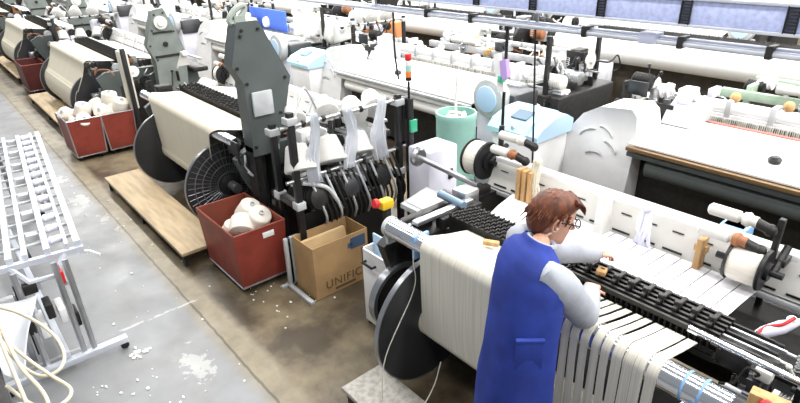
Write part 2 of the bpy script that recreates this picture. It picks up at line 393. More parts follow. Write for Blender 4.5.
# ------------------------------------------------------------------ row beside the aisle: warp beam towards the aisle
YB,ZB,RB=2.13,.55,.475
RY,RZ,RR=2.045,1.155,.055
def roll_profile(yh,zh,yb,zb):
    return [(yh,zh),(2.22,(zh+RZ+RR)/2+.004)]+[(RY+(RR+.016)*math.cos(math.radians(a)),RZ+(RR+.016)*math.sin(math.radians(a))) for a in range(80,196,16)]+[(RY-RR-.014,1.0),(RY-RR-.010,.85),(RY-RR-.004,.70),(yb,zb)]
def front_panel(root,x0,x1):
    b=MB(); b.prism([(3.15,1.08),(3.17,1.06),(3.36,1.06),(3.36,1.12),(3.27,1.27),(3.245,1.27)],'x',x0,x1)
    x=x0+.06; b.k=1
    while x<x1-.1:
        for t in (.10,.66):
            y=3.15+.095*t-.004; z=1.08+.19*t; b.box(x+.02*(t>.5),x+(.12 if t<.5 else .09),y-.003,y+.004,z,z+(.011 if t<.5 else .006))
        x+=.17
    p=obj('front_panel',b,['panel','black'],root)
    b=MB(); b.box(x0,x1,3.14,3.17,1.03,1.065,.004); obj('lower_rail',b,'pale',p)
    b=MB(); b.box(x0-.02,x1+.1,3.24,3.33,1.225,1.295,.012); obj('breast_beam',b,'white',root)
    x=x0+.35
    while x<x1:
        b=MB(); b.prism([(3.13,1.07),(3.25,1.30),(3.26,1.30),(3.26,1.25),(3.16,1.07)],'x',x,x+.05); obj('panel_bracket',b,'pale',p); x+=.62
    b=MB(); b.box(x0,x1+.1,3.50,3.54,1.13,1.16,.006); obj('guard_rail',b,'steel',root)
    b=MB(); b.box(x0,x1,3.40,3.66,.92,1.0,.02); obj('cloth_roller_housing',b,'iron',root)
def loom_front():
    x0=-2.25; root=thing('weaving_loom',(x0,YB,0),'loom the woman in blue works at, with split cream warp ribbons in front of it','weaving loom','looms in the row beside the aisle')
    frames(root,(-2.62,.45),2.0,3.62,'iron')
    warp_beam(root,x0,-.62,YB,ZB,RB,.125)
    b=MB(); b.cyl((-2.56,RY,RZ),(-.36,RY,RZ),RR+.012,n=24); r=obj('whip_roller',b,'chrome',root)
    b=MB(); b.cyl((-.43,RY,RZ),(-.37,RY,RZ),RR+.014,n=18); b.box(-.38,-.30,RY-.05,RY+.05,RZ-.35,RZ+.06,.01); obj('roller_bearing',b,'black',r)
    b=MB(); b.cyl((-2.57,RY,RZ),(-2.54,RY,RZ),RR+.016,n=18); b.box(-2.57,-2.54,RY-.04,RY+.25,RZ-.12,RZ-.04,.008); obj('roller_bearing',b,'pale',r)
    b=MB(); b.box(-2.275,-2.25,RY-.065,RY+.065,RZ-.10,RZ+.064,.008); obj('roller_clamp',b,'bluelt',r)
    b=MB()
    for x in (-.62,-.55): b.tube([(x+.012*math.cos(0),RY+(RR+.008)*math.cos(a*PI/8),RZ+(RR+.008)*math.sin(a*PI/8)) for a in range(16)],.008,6,closed=True)
    b.tube([(-.56,RY-.06,RZ),(-.55,RY-.075,RZ-.10),(-.545,RY-.06,RZ-.13)],.008,6); obj('tie_cord',b,'bluelt',r)
    # full sheet on the left, ribbons on the right
    b=MB(); b.strip(roll_profile(2.40,1.14,2.01,.52),-2.19,-1.40,.005,nx=30); obj('warp_sheet',b,'warp',root,ang=60)
    rnd=random.Random(4); n=13; w=.0535
    prof=roll_profile(2.38,1.13,2.01,.52); m=len(prof)
    for i in range(n):
        xa=-1.398+w*i; big=.0155 if i<9 else .007; dep=rnd.randint(1,2); sh=rnd.uniform(-.004,.004)
        def xf(k):
            if k<2: g=big*1.15
            elif k>=m-1: g=.001
            elif k==m-2: g=big*(.55 if dep==1 else .15)
            elif k==m-3: g=big*.8
            else: g=big
            return xa+g*.5+(sh if k<m-3 else 0),xa+w-g*.5+(sh if k<m-3 else 0)
        b=MB(); b.strip(prof,0,0,.005,nx=4,xf=xf); obj('warp_ribbon',b,'warp',root,ang=60)
    harness(root,-2.36,-.64,2.40,2.60,1.09,1.195,6,.0145,'iron',-1.42)
    b=MB(); b.box(-2.38,-.62,2.39,2.62,1.055,1.085); obj('harness_shade_plate',b,'black',root)  # black plate added so the gaps between harness bars read as shade
    for i in range(6):
        y=2.40+.04*i; b=MB(); b.box(-.66,-.40-.06*(i%2),y-.006,y+.006,1.15,1.17); b.cyl((-.40-.06*(i%2),y,1.16),(-.36-.06*(i%2),y,1.16),.009,n=8); obj('bar_end',b,'iron' if i%2 else 'steel',root)
    for i in range(10):
        xx=-1.45+.082*i; b=MB(); b.box(xx,xx+.022,2.44,2.58,1.195,1.215,.004); b.box(xx-.004,xx+.026,2.47,2.49,1.19,1.235,.003); obj('harness_clip',b,'iron',root)
    # sheet beyond the harness, in bands towards the right
    b=MB(); b.strip([(2.62,1.15),(2.85,1.12),(3.14,1.085)],-2.22,-1.62,.005,-2.42,-1.64,nx=10); obj('cloth_sheet',b,'cloth',root)
    for i in range(11):
        xa=-1.60+.083*i; b=MB(); b.strip([(2.62,1.15),(2.85,1.125),(3.14,1.085)],xa,xa+.077,.005,xa-.05+.004*i,xa+.030+.004*i,nx=2); obj('cloth_ribbon',b,'cloth',root)
    b=MB(); b.box(-2.5,.45,2.66,3.40,.93,.95); obj('dark_undersheet',b,'iron',root)  # dark sheet added below the cloth, hides the floor so the gap stays black
    front_panel(root,-2.68,.55)
    selvedge_spool(root,-.77,3.06,1.245,.112,.15,-.27)
    selvedge_spool(root,-2.82,3.20,1.25,.15,.14,.14)
    b=MB(); b.cyl((-3.55,3.14,1.10),(-2.75,3.12,1.06),.022,n=12); b.cyl((-3.5,3.22,1.04),(-2.8,3.2,1.0),.022,n=12); b.lathe((-3.52,3.14,1.1),(-3.46,3.14,1.1),[(0,.075),(.3,.09),(.7,.09),(1,.07)],18); obj('guide_shaft',b,'steel',root)
    # left end: brake disc, shelf, brackets
    b=MB(); b.lathe((-2.60,2.12,.57),(-2.56,2.12,.57),[(0,.02),(0,.235),(1,.235),(1,.02)],40,cap=False); d=obj('brake_disc',b,'iron',root)
    b=MB(); b.lathe((-2.61,2.12,.57),(-2.55,2.12,.57),[(0,.225),(0,.255),(1,.255),(1,.225),(0,.225)],40,cap=False); obj('brake_ring',b,'rim',d)
    b=MB(); b.box(-2.70,-2.44,2.12,2.62,1.0,1.05,.01); b.box(-2.66,-2.60,2.2,3.1,1.05,1.12,.01); b.box(-2.5,-2.42,2.4,2.8,1.04,1.13,.01); b.prism([(2.1,1.05),(2.4,1.05),(2.4,1.16),(2.3,1.16)],'x',-2.56,-2.53); obj('end_bracket',b,'iron',root)
    b=MB(); b.cyl((-2.68,2.62,1.17),(-2.42,2.60,1.17),.03,n=12); obj('air_cylinder',b,'screen',root)
    b=MB(); b.box(-2.52,-2.46,2.2,2.75,1.13,1.16,.006); b.box(-2.64,-2.5,2.7,2.85,1.05,1.2,.01); obj('slide_rail',b,'steel',root)
    b=MB(); b.tube([(-2.27,2.0,1.2),(-2.25,1.97,1.05),(-2.24,1.96,.85),(-2.20,1.68,.5),(-2.18,1.62,.2)],.004,5,smooth=6); obj('hanging_thread',b,'warp',root)
    b=MB(); b.tube([(-1.98,1.95,.44),(-1.95,1.85,.3),(-1.98,1.72,.1),(-2.0,1.7,.02)],.004,5,smooth=6); obj('hanging_thread',b,'warp',root)
    b=MB(); b.box(-.36,-.24,1.88,1.93,1.30,1.41,.004,rz=.1); w=obj('cardboard_tab',b,'wood',root); b=MB(); b.ball((-.30,1.88,1.385),.026,12,8); obj('red_button',b,'redp',w)
    b=MB(); b.box(-.34,-.26,1.90,2.06,1.12,1.30,.006); b.box(-.45,-.2,2.0,2.2,.4,1.1,.03); obj('switch_post',b,'iron',root)
    # right end mechanism
    b=MB(); b.cyl((-.72,2.26,1.275),(.5,2.24,1.255),.016,n=12); obj('tie_rod',b,'chrome',root)
    rnd=random.Random(11)
    clutter(root,rnd,(-.55,-.05,2.18,2.6,.95,1.16),22,('iron','black','iron','graphite','offwhite','steel'),.6)
    clutter(root,rnd,(-.40,.35,2.2,3.0,.75,1.13),26,('iron','iron','black','iron','pale','steel'),.9)
    b=MB(); b.box(-.52,.40,2.15,3.1,.15,.72,.03); obj('drive_housing',b,'iron',root)
    b=MB(); b.box(-.46,-.39,2.36,2.42,1.10,1.16,.012); obj('plastic_block',b,'offwhite',root)
    b=MB(); b.lathe((-.55,2.62,1.14),(-.42,2.76,1.22),[(0,.015),(.2,.028),(.6,.032),(1,.015)],14); b.ball((-.45,2.74,1.22),.024,10,7); obj('ribbon_bundle',b,('lilac','redp')[0],root)
    b=MB(); b.tube([(-.54,2.61,1.165),(-.52,2.66,1.185),(-.47,2.68,1.215),(-.44,2.73,1.245)],.008,7,smooth=4); obj('red_ribbon',b,'redp',root)
    clutter(root,random.Random(5),(-3.0,-2.72,2.9,3.2,.35,.9),12,('iron','iron','pale','black','steel'),.9)
    b=MB(); b.box(-2.58,-.6,2.3,3.0,.12,.42,.03); obj('underframe',b,'iron',root)
    # small wooden combs and hanks on the panel
    return root
loom1=loom_front()
def loom_aisle(x0, towermat, style, label, seed, W=1.60, rw=.15):
    root=thing('weaving_loom',(x0,YB,0),label,'weaving loom','looms in the row beside the aisle')
    xa,xb=(x0-.20,x0+1.95) if rw<.3 else (x0-.08,x0+W+.17)
    frames(root,(x0-.40,x0+W+.55),2.0,3.62,'towergrey')
    warp_beam(root,x0+.02,x0+W,YB,ZB,RB,rw,wheel=rw<.3)
    b=MB(); b.cyl((xa-.25,RY,RZ),(xb+.2,RY,RZ),RR,n=20); obj('whip_roller',b,'chrome',root)
    b=MB(); pf=roll_profile(2.42,1.17,1.99,.52) if rw<.3 else roll_profile(2.42,1.17,1.99,.52)[:-4]+[(1.93,1.0),(1.80,.75)]+arc(YB,ZB,rw+.004,150,250,8)
    b.strip(pf,xa,xb,.005,x0+.05,x0+W-.03,nx=12); obj('warp_sheet',b,'warpc',root,ang=60)
    harness(root,xa-.05,xb+.05,2.44,2.64,1.12,1.235,5,.03,'iron')
    b=MB(); b.box(xa-.1,xb+.1,2.66,2.74,1.1,1.22,.008); obj('reed_beam',b,'greengrey',root)
    b=MB(); b.strip([(2.76,1.17),(2.95,1.13),(3.14,1.085)],xa,xb,.005,nx=8); obj('cloth_sheet',b,'cloth',root)
    front_panel(root,x0-.6,x0+W+.9)
    tower(root,x0+(2.32 if style==0 else 3.15),2.12 if style==0 else 2.90,2.25 if style==0 else 1.93,towermat,style)
    selvedge_spool(root,x0-.6,3.18,1.2,.13,.14)
    rnd=random.Random(seed)
    clutter(root,rnd,(x0+W+.1,x0+W+.7,2.0,2.75,.55 if rw>.3 else .85,1.25),26,('iron','iron','black','umber','pale','steel','greengrey'),.9)
    clutter(root,rnd,(x0+W+.6,x0+W+.9,2.4,3.3,.4,1.2),16,('iron','black','pale','white','steel'),1.)
    clutter(root,rnd,(x0-.8,x0-.3,2.2,3.3,.6,1.25),18,('iron','pale','white','lilac','steel','offwhite'),1.)
    b=MB(); b.box(x0-.75,x0-.45,2.5,3.5,0,.75,.03); obj('control_cabinet',b,'white',root)
    b=MB(); b.box(x0+W+.25,x0+W+.6,2.3,3.3,.05,.85,.03); obj('drive_housing',b,'iron',root)
    b=MB(); b.box(x0-.4,x0+W+.5,2.62 if rw>.3 else 2.3,3.0,.12,.42,.03); obj('underframe',b,'iron',root)
    return root
loom2=loom_aisle(-7.0,'towergrey',0,'loom with the dark grey tower, standing behind the large red bin',21)
loom3=loom_aisle(-12.55,'towermid',1,'loom with the pale grey-green rounded tower, behind the pair of red bins',22,2.35,.40)
A_far=[]
for i in range(4):
    A_far.append(dup(loom3,(-17.8-4.95*i,YB,0),['loom just beyond the dark maroon bin, fourth along the aisle','loom two past the maroon bin in the aisle row','sixth loom along the aisle, near the left edge','farthest loom of the row beside the aisle'][i]))
# ------------------------------------------------------------------ second type: cloth side towards the camera
def loom_cloth(x0,label,seed,group):
    # x0: left end of the white sheet; breast bar at y=4.95, sheet rising away to y=5.95
    root=thing('weaving_loom',(x0,4.9,0),label,'weaving loom',group)
    W=2.88; x1=x0+W
    b=MB(); b.prism([(x0-.74,.03),(x0-.76,.75),(x0-.72,1.0),(x0-.60,1.17),(x0-.42,1.27),(x0-.10,1.30),(x0-.03,1.24),(x0+.02,1.05),(x0+.03,.03)],'y',4.88,5.55)
    for v in b.v:
        if v.y<5: v.y+=.24*max(0,v.z-.3)  # front face leaned back so the overhead lamps brighten it
    h=obj('end_cover',b,'white',root)
    b=MB()
    for cx,cz,a in ((-.50,1.00,.5),(-.30,1.04,-.5),(-.22,.90,-.6),(-.38,.80,.1)):
        pts=[(x0+cx+.085*math.cos(t*PI/8)*math.cos(a)-.03*math.sin(t*PI/8)*math.sin(a),4.876+.24*(cz-.3+.085*math.cos(t*PI/8)*math.sin(a)),cz+.085*math.cos(t*PI/8)*math.sin(a)+.03*math.sin(t*PI/8)*math.cos(a)) for t in range(9)]
        b.tube(pts,.012,6)
    obj('vent_slots',b,'pale',h)
    b=MB(); b.strip([(4.95,1.02),(5.1,1.05),(5.95,1.06)],x0,x1,.02,nx=2); obj('fabric_sheet',b,'fabric',root)
    b=MB(); b.box(x0,x1,4.90,4.955,.965,1.005,.008); obj('breast_bar',b,'brass',root)
    b=MB(); b.box(x0,x1,4.93,5.02,.90,.95,.01); b.cyl((x0+.18,5.06,.80),(x1,5.06,.80),.095,n=20); obj('cloth_roll',b,'towergrey',root)
    b=MB(); b.box(x0+.02,x1,5.2,5.9,.08,.85,.02); obj('underframe',b,'iron',root)
    b=MB(); b.lathe((x0+1.15,5.25,1.07),(x0+1.15,5.25,1.12),[(0,.05),(.6,.055),(1,.035)],18); obj('black_knob',b,'black',root)
    b=MB(); b.box(x0-.05,x1,6.02,6.08,1.02,1.06,.006); obj('reed_bar',b,'redbar',root)
    b=MB(); rn=random.Random(seed+3)
    for k in range(150): b.box(x0+.02+W*k/150,x0+.028+W*k/150,6.30+rn.uniform(-.02,.02),6.32,.92,1.05)
    obj('reed_wires',b,'offwhite',root)
    b=MB(); b.cyl((x0-.2,6.42,1.13),(x1,6.42,1.13),.075,n=20); b.box(x0-.2,x1,6.33,6.39,1.03,1.075); obj('lay_tube',b,'white',root)
    for k in range(6): b=MB(); b.box(x0+.3+.42*k,x0+.36+.42*k,6.32,6.50,1.02,1.23,.01); obj('tube_clamp',b,'pale',root)
    b=MB(); b.box(x0,x1,6.95,7.02,1.10,1.20,.008); b.box(x0+.2,x1,7.35,7.42,1.22,1.29,.008)
    for k in range(3): b.box(x0+.25+1.2*k,x0+.31+1.2*k,6.98,7.4,1.14,1.26,.006); b.box(x0+.25+1.2*k,x0+.31+1.2*k,6.96,7.02,.0,1.14)
    obj('rear_rail',b,'green',root)
    for k in range(2):
        b=MB(); xx=x0+.55+.30*k; b.lathe((xx,6.98,1.28),(xx+.22,6.98,1.28),[(0,.055),(.1,.06),(.9,.05),(1,.045)],14); b.cyl((xx+.22,6.98,1.28),(xx+.26,6.98,1.28),.06,n=12); b.box(xx+.08,xx+.12,6.96,7.0,1.19,1.26); obj('bobbin',b,'yarnw',root)
    for xx in (.35,.85):
        b=MB(); b.ball((x0+xx,6.42,1.25),(.055,.05,.055),10,7); obj('yarn_sensor',b,'wood',root)
    b=MB(); b.prism([(5.6,1.08),(6.05,1.08),(6.05,1.3),(5.9,1.32),(5.7,1.22)],'x',x0-.02,x0+.28); obj('edge_housing',b,'pale',root)
    frames(root,(x0-.15,x1+.05),5.4,7.3,'pale')
    rnd=random.Random(seed)
    clutter(root,rnd,(x0-.6,x0+.15,5.6,6.6,1.05,1.35),26,('iron','black','white','lilac','steel','iron','graphite','offwhite'),1.)
    b=MB(); b.box(x0-.7,x0-.1,5.55,6.6,0,.85,.04); obj('gear_cabinet',b,'graphite',root)
    for k in range(2):
        b=MB(); c=V((x0-.45+.25*k,5.75,1.12)); b.lathe(c,c+V((-.22,.45,.10)),[(0,.03),(.02,.07),(.25,.075),(.3,.055),(.95,.055),(1,.02)],14); obj('feeder_motor',b,'graphite',root)
        b=MB(); c=V((x0-.45+.25*k,5.75,1.12)); b.lathe(c+V((.03,-.06,-.01)),c+V((.13,-.26,-.055)),[(0,.07),(.5,.075),(1,.05)],14); obj('feeder_drum',b,'yarnw',root)
    clutter(root,rnd,(x0+.2,x1-.1,6.75,7.35,1.08,1.36),22,('iron','black','offwhite','steel','graphite','white','wood','lilac'),.9)
    # right end drive with the round cover
    b=MB(); b.box(x1+.05,x1+.55,4.98,5.6,0,1.0,.04); obj('drive_cabinet',b,'lilac',root)
    b=MB(); b.lathe((x1+.30,5.02,1.15),(x1+.30,4.86,1.15),[(0,.23),(.6,.24),(.85,.22),(1,.15)],30); c=obj('round_cover',b,'pale',root)
    b=MB(); b.lathe((x1+.30,4.87,1.15),(x1+.30,4.845,1.15),[(0,.16),(.7,.15),(1,.08)],26); obj('cover_badge',b,'aquab',c)
    b=MB(); b.box(x1+.12,x1+.6,5.0,5.45,.9,1.22,.03); obj('motor_box',b,'graphite',root)
    clutter(root,rnd,(x1+.05,x1+.6,5.3,6.8,.95,1.35),16,('iron','pale','black','steel','white'),1.)
    b=MB(); b.box(x1+.12,x1+.68,5.75,7.0,.02,1.05,.03); obj('drive_housing',b,'iron',root)
    clutter(root,rnd,(x1+.15,x1+.55,5.9,6.9,1.08,1.38),24,('iron','black','iron','steel','graphite','offwhite'),1.1)
    for yy in (5.8,6.9):
        b=MB(); b.box(x1+.40,x1+.45,yy,yy+.05,1.0,1.75); obj('support_post',b,'iron',root)
    return root
PX=4.9
GB='looms in the second row'
B1=loom_cloth(-2.48,'loom with white vented end cover behind the woman, white cloth with one round black knob',31,GB)
def recolour(root,table):
    for ch in root.children:
        k=ch.name.split('.')[0]
        if k in table:
            for sl in ch.material_slots: sl.link='OBJECT'; sl.material=M[table[k]]
TB=dict(rear_rail='pale',cloth_roll='fabric',breast_bar='pale',yarn_sensor='offwhite',reed_bar='pale',side_frame='graphite')
B2=dup(B1,(-2.48-PX,4.88,0),'white-topped loom behind the cone creel, ending at the round pale blue cover')
recolour(B2,TB)
ROWB=['white loom top just right of the dark grey tower, third of the second row','white loom top between the two towers','loom behind the pale grey-green tower in the second row','loom at the far left end of the second row']
for i in range(4): recolour(dup(B1,(-2.48-PX*(i+2),4.86-.02*i,0),ROWB[i]),TB)
# ------------------------------------------------------------------ third type: large white roll on top
def loom_roll(x0,label,seed,group):
    root=thing('weaving_loom',(x0,8.5,0),label,'weaving loom',group)
    W=4.0; x1=x0+W
    b=MB(); b.lathe((x0,8.6,1.17),(x1,8.6,1.17),[(0,.13),(.012,.22),(.03,.25),(.98,.25),(1,.14)],26); obj('fabric_roll',b,'fabric',root)
    b=MB(); b.cyl((x0-.25,8.6,1.17),(x1+.2,8.6,1.17),.04,n=12); obj('roll_shaft',b,'steel',root)
    b=MB(); b.strip([(8.8,1.24),(9.4,1.12),(9.8,1.1)],x0+.05,x1-.05,.01,nx=2); obj('warp_sheet',b,'fabric',root)
    frames(root,(x0-.18,x1+.18),8.4,10.1,'pale',.98)
    for x in (x0-.18,x1+.18):
        b=MB(); b.box(x-.03,x+.03,8.55,8.65,.9,1.18,.01); obj('roll_stand',b,'greengrey',root)
    b=MB(); b.box(x0-.1,x1+.1,8.9,9.9,.1,.92,.03); obj('underframe',b,'umberdark',root)
    harness(root,x0,x1,9.85,10.0,1.05,1.25,3,.05)
    rnd=random.Random(seed)
    b=MB(); b.box(x0-1.15,x0-.25,8.7,9.9,0,.95,.04); obj('drive_head',b,'iron',root)
    b=MB(); b.lathe((x0-.75,8.55,1.15),(x0-.60,8.5,1.15),[(0,.2),(.2,.23),(.7,.23),(1,.1)],24); obj('hand_wheel',b,'black',root)
    b=MB(); b.box(x0-.5,x0-.25,8.55,8.75,1.1,1.4,.02); obj('control_box',b,'pale',root)
    clutter(root,rnd,(x0-1.2,x0-.3,8.4,9.6,.9,1.6),34,('iron','black','offwhite','iron','graphite','steel','umber'),1.3)
    clutter(root,rnd,(x0-.55,x0-.2,8.4,9.9,.7,1.3),14,('iron','offwhite','pale','umber','steel','white'),1.15)
    clutter(root,rnd,(x1+.2,x1+.5,8.4,9.9,.7,1.3),14,('iron','offwhite','pale','black','white'),1.15)
    return root
GC='looms in the third row'
C1=loom_roll(-5.85,'loom carrying the long thick white roll beneath the blue-grey duct',41,GC)
C2=dup(C1,(-11.6,8.45,0),'loom with a white roll behind the row of large white cones')
ROWC=['roll-topped loom above and right of the dark grey tower','roll-topped loom between the towers in the third row','roll-topped loom far left in the third row','leftmost roll-topped loom of the third row']
for i in range(4): dup(C1,(-17.6-5.98*i,8.45,0),ROWC[i])
# far rows: copies of both kinds
for r,(yy,src,n,xs) in enumerate(((11.6,B1,6,-7.2),(15.4,C1,6,-9.5),(19.0,B1,5,-15.),(23.,C1,4,-21.),(27.5,C1,4,-26.))):
    for i in range(n):
        recolour(dup(src,(xs-5.98*i,yy,0),'loom in the %s row back from the aisle, %s from the right'%(ORD[r+3],ORD[i]),'looms in the %s row'%ORD[r+3]),TB)
# ------------------------------------------------------------------ pallets / platforms
def platform(x0,x1,y0,y1,h,m,label,name='wooden_platform'):
    root=thing(name,((x0+x1)/2,(y0+y1)/2,0),label,'platform','platforms in front of the looms')
    b=MB(); b.box(x0,x1,y0,y1,h-.035,h,.004); obj('deck',b,m,root)
    b=MB(); b.box(x0+.04,x1-.04,y0+.015,y0+.04,h-.075,h-.035); b.box(x0+.04,x1-.04,y1-.04,y1-.015,h-.075,h-.035); obj('side_rail',b,'iron',root)
    for x in (x0+.06,(x0+x1)/2,x1-.06):
        for y in (y0+.04,y1-.04):
            b=MB(); b.box(x-.025,x+.025,y-.02,y+.02,0,h-.035); obj('leg',b,'iron',root)
    return root
platform(-7.58,-4.95,1.37,1.80,.17,'ply','long pale plywood platform in front of the dark grey tower loom')
platform(-13.4,-10.1,1.48,1.88,.17,'ply','plywood platform behind the pair of red bins')
platform(-19.,-15.5,1.6,2.0,.17,'ply','farthest plywood platform past the maroon bin')
platform(-2.47,-.35,1.50,1.83,.17,'plyd','speckled whitish board platform the woman stands on')
# ------------------------------------------------------------------ yarn cones
def cone_mesh(r1,r2,h,m,name='yarn_cone'):
    b=MB(); b.lathe((0,0,0),(0,0,h),[(0,r1*.90),(.03,r1*.97),(.12,r1),(.9,r2),(.97,r2*.94),(1,r2*.85)],28)
    o=obj(name,b,m)
    b=MB(); b.lathe((0,0,-.004),(0,0,h+.02),[(0,.028),(0,.034),(1,.024),(1,.018),(.9,.018)],14,cap=False); b.lathe((0,0,h+.002),(0,0,h+.0035),[(0,.0),(1,.024)],12,cap=False); obj('cone_tube',b,'pale',o)
    return o
protoY=cone_mesh(.118,.105,.17,'yarn'); protoW=cone_mesh(.13,.085,.21,'yarnw'); used={}
def cone(proto,loc,dirv,label,group,scale=1.):
    if id(proto) not in used: used[id(proto)]=1; c=proto; c['category']='yarn cone'
    else: c=copy_tree(proto)
    d=V(dirv).normalized(); c.rotation_mode='XYZ'; c.rotation_euler=d.to_track_quat('Z','Y').to_euler(); c.location=V(loc); c.scale=(scale,)*3
    tag(c,label,'yarn cone',group); return c
# ------------------------------------------------------------------ bins
def bin_(x0,x1,y0,y1,h,m,label,steel=False,taper=.03,rz=0.):
    cx,cy=(x0+x1)/2,(y0+y1)/2; root=thing('yarn_bin',(cx,cy,0),label,'bin','yarn bins along the aisle')
    zb=.075; t=.012; T=taper
    def ring(z,ins,f): return [(x0-T*f+ins,y0-T*f+ins,z),(x1+T*f-ins,y0-T*f+ins,z),(x1+T*f-ins,y1+T*f-ins,z),(x0-T*f+ins,y1+T*f-ins,z)]
    b=MB(); b.loft([ring(zb+.02,t,0),ring(zb,0,0),ring(h,0,1)],cap=False); b.k=1; b.loft([ring(h,0,1),ring(h,t,1),ring(zb+.02,t,0)],cap=False)
    b.add(ring(zb,0,0),[(3,2,1,0)]); b.add(ring(zb+.02,t,0),[(0,1,2,3)])
    o=obj('bin_body',b,[m,'redin' if m!='maroon' else 'maroon'],root,ang=20)
    b=MB(); r=.009
    P=[V(p) for p in ring(h,.004,1)]
    for i in range(4): b.tube([P[i],P[(i+1)%4]],r,6)
    obj('rim',b,'steel' if steel else 'redin',root)
    b=MB(); P0=[V(p) for p in ring(zb,.0,0)]
    for i in range(4):
        b.tube([P0[i],P0[(i+1)%4]],.010,6)
        if steel: b.tube([P0[i],V(ring(h,0,1)[i])],.010,6)
    obj('base_frame',b,'steel',root)
    for x in (x0+.07,x1-.07):
        for y in (y0+.06,y1-.06):
            b=MB(); b.cyl((x,y-.012,.032),(x,y+.012,.032),.032,n=14); w=obj('castor',b,'rubber',root); b=MB(); b.box(x-.018,x+.018,y-.02,y+.02,.035,zb,.004); obj('castor_fork',b,'steel',w)
    if not steel and m=='red':
        b=MB(); b.box(x1+T*.85,x1+T*.85+.006,y1-.20,y1-.09,h-.11,h-.055,.002); obj('paper_tag',b,'white',root)
    return root
bin_(-4.86,-4.13,1.60,2.04,.62,'red','large red bin with a white tag beside the cardboard box')
bin_(-9.55,-8.93,1.35,1.75,.62,'red','red bin with steel edges nearest the aisle, left of a pair',True)
bin_(-9.55,-8.93,1.81,2.21,.62,'red','red bin with steel edges, right of the pair and heaped with cream cones',True)
bin_(-15.0,-14.15,1.62,2.02,.62,'maroon','dark maroon bin at the far left beside the third loom')
GCN='cream cones in the bins'
for p,d,l in (((-4.62,1.93,.50),(.5,.3,.9),'smaller round cream cone at the back left of the large red bin'),((-4.42,1.93,.50),(.55,.15,.8),'largest cream cone lying on top in the large red bin'),((-4.34,1.75,.50),(-.7,.45,.45),'cream cone tilted toward the front corner of the large red bin'),((-4.55,1.75,.36),(.2,.2,1),'half-buried cream cone low in the large red bin'),((-4.75,1.78,.30),(.6,.6,.4),'cream cone deep in the far corner of the large red bin')):
    cone(protoY,p,d,l,GCN)
for p,d,l in (((-9.40,1.48,.55),(.3,-.5,.6),'cream cone tipped over the near left edge of the aisle-side steel-edged bin'),((-9.28,1.62,.60),(.3,.2,.9),'upright cream cone on top of the aisle-side steel-edged bin'),((-9.08,1.55,.52),(.7,.1,.5),'cream cone at the right front of the aisle-side steel-edged bin'),((-9.2,1.45,.42),(.1,.4,.9),'lower cream cone within the aisle-side steel-edged bin')):
    cone(protoY,p,d,l,GCN)
for p,d,l in (((-9.38,2.05,.66),(.15,.1,1),'topmost cream cone of the heaped steel-edged bin'),((-9.1,2.10,.60),(.35,.25,.9),'right-hand cream cone of the heaped steel-edged bin'),((-9.42,1.90,.57),(-.5,-.2,.6),'left-hand cream cone of the heaped steel-edged bin'),((-9.12,1.92,.56),(.4,-.55,.6),'front cream cone of the heaped steel-edged bin'),((-9.28,2.08,.50),(.1,.1,1),'cream cone underneath the topmost one in the heaped bin')):
    cone(protoY,p,d,l,GCN,1.05)
# ------------------------------------------------------------------ cardboard box
def carton():
    x0,x1,y0,y1,h=-3.95,-3.62,2.04,2.62,.52
    root=thing('cardboard_box',((x0+x1)/2,(y0+y1)/2,0),'open brown cardboard box printed UNIFIC on its long side, between red bin and white cabinet','box')
    b=MB(); t=.008
    b.box(x0,x0+t,y0,y1,0.005,h); b.box(x1-t,x1,y0,y1,0.005,h); b.box(x0+t,x1-t,y0,y0+t,.005,h); b.box(x0+t,x1-t,y1-t,y1,.005,h); b.box(x0+t,x1-t,y0+t,y1-t,.005,.015)
    obj('carton_body',b,'card',root)
    b=MB(); b.prism([(x0+.16,.16),(x0+.20,.16),(x0+.12,h-.03),(x0+.085,h-.03)],'y',y0+.02,y1-.10); obj('inner_flap',b,'cardin',root)
    b=MB(); b.box(x1,x1+.003,y1-.19,y1-.03,h-.15,h-.04); b.box(x1,x1+.003,y1-.22,y1-.18,h-.13,h-.08); obj('blue_print',b,'inkblue',root)
    cu=bpy.data.curves.new('txt','FONT'); cu.body='UNIFIC'; cu.size=.115; cu.extrude=.0015; cu.space_character=1.12
    to=bpy.data.objects.new('txt',cu); COL.objects.link(to); dg=bpy.context.evaluated_depsgraph_get(); dg.update()
    me=bpy.data.meshes.new_from_object(to.evaluated_get(dg)); me.name='printed_word'; bpy.data.objects.remove(to)
    for v in me.vertices:
        x,y,z=v.co; v.co=V((x1+.0005+z+.0015,y0+.10+x,.075+y))-root.location
    me.materials.clear(); me.materials.append(M['ink']); o=bpy.data.objects.new('printed_word',me); COL.objects.link(o); o.parent=root
    b=MB(); b.box(x1,x1+.002,y0+.2,y0+.42,.03,.055); obj('small_print',b,'ink',root)
carton()
b=MB(); b.box(-4.0,-3.97,2.0,2.12,.03,.5,.004); b.box(-4.03,-3.6,1.96,2.0,.0,.03,.004); b.box(-4.02,-3.99,1.9,2.6,0,.03,.004); b.box(-4.0,-3.97,1.97,2.03,.02,.5,.004)
tag(obj('hand_truck',b,'pale',base=(-4.0,2.0,0)),'narrow grey steel truck standing between red bin and cardboard box','hand truck')
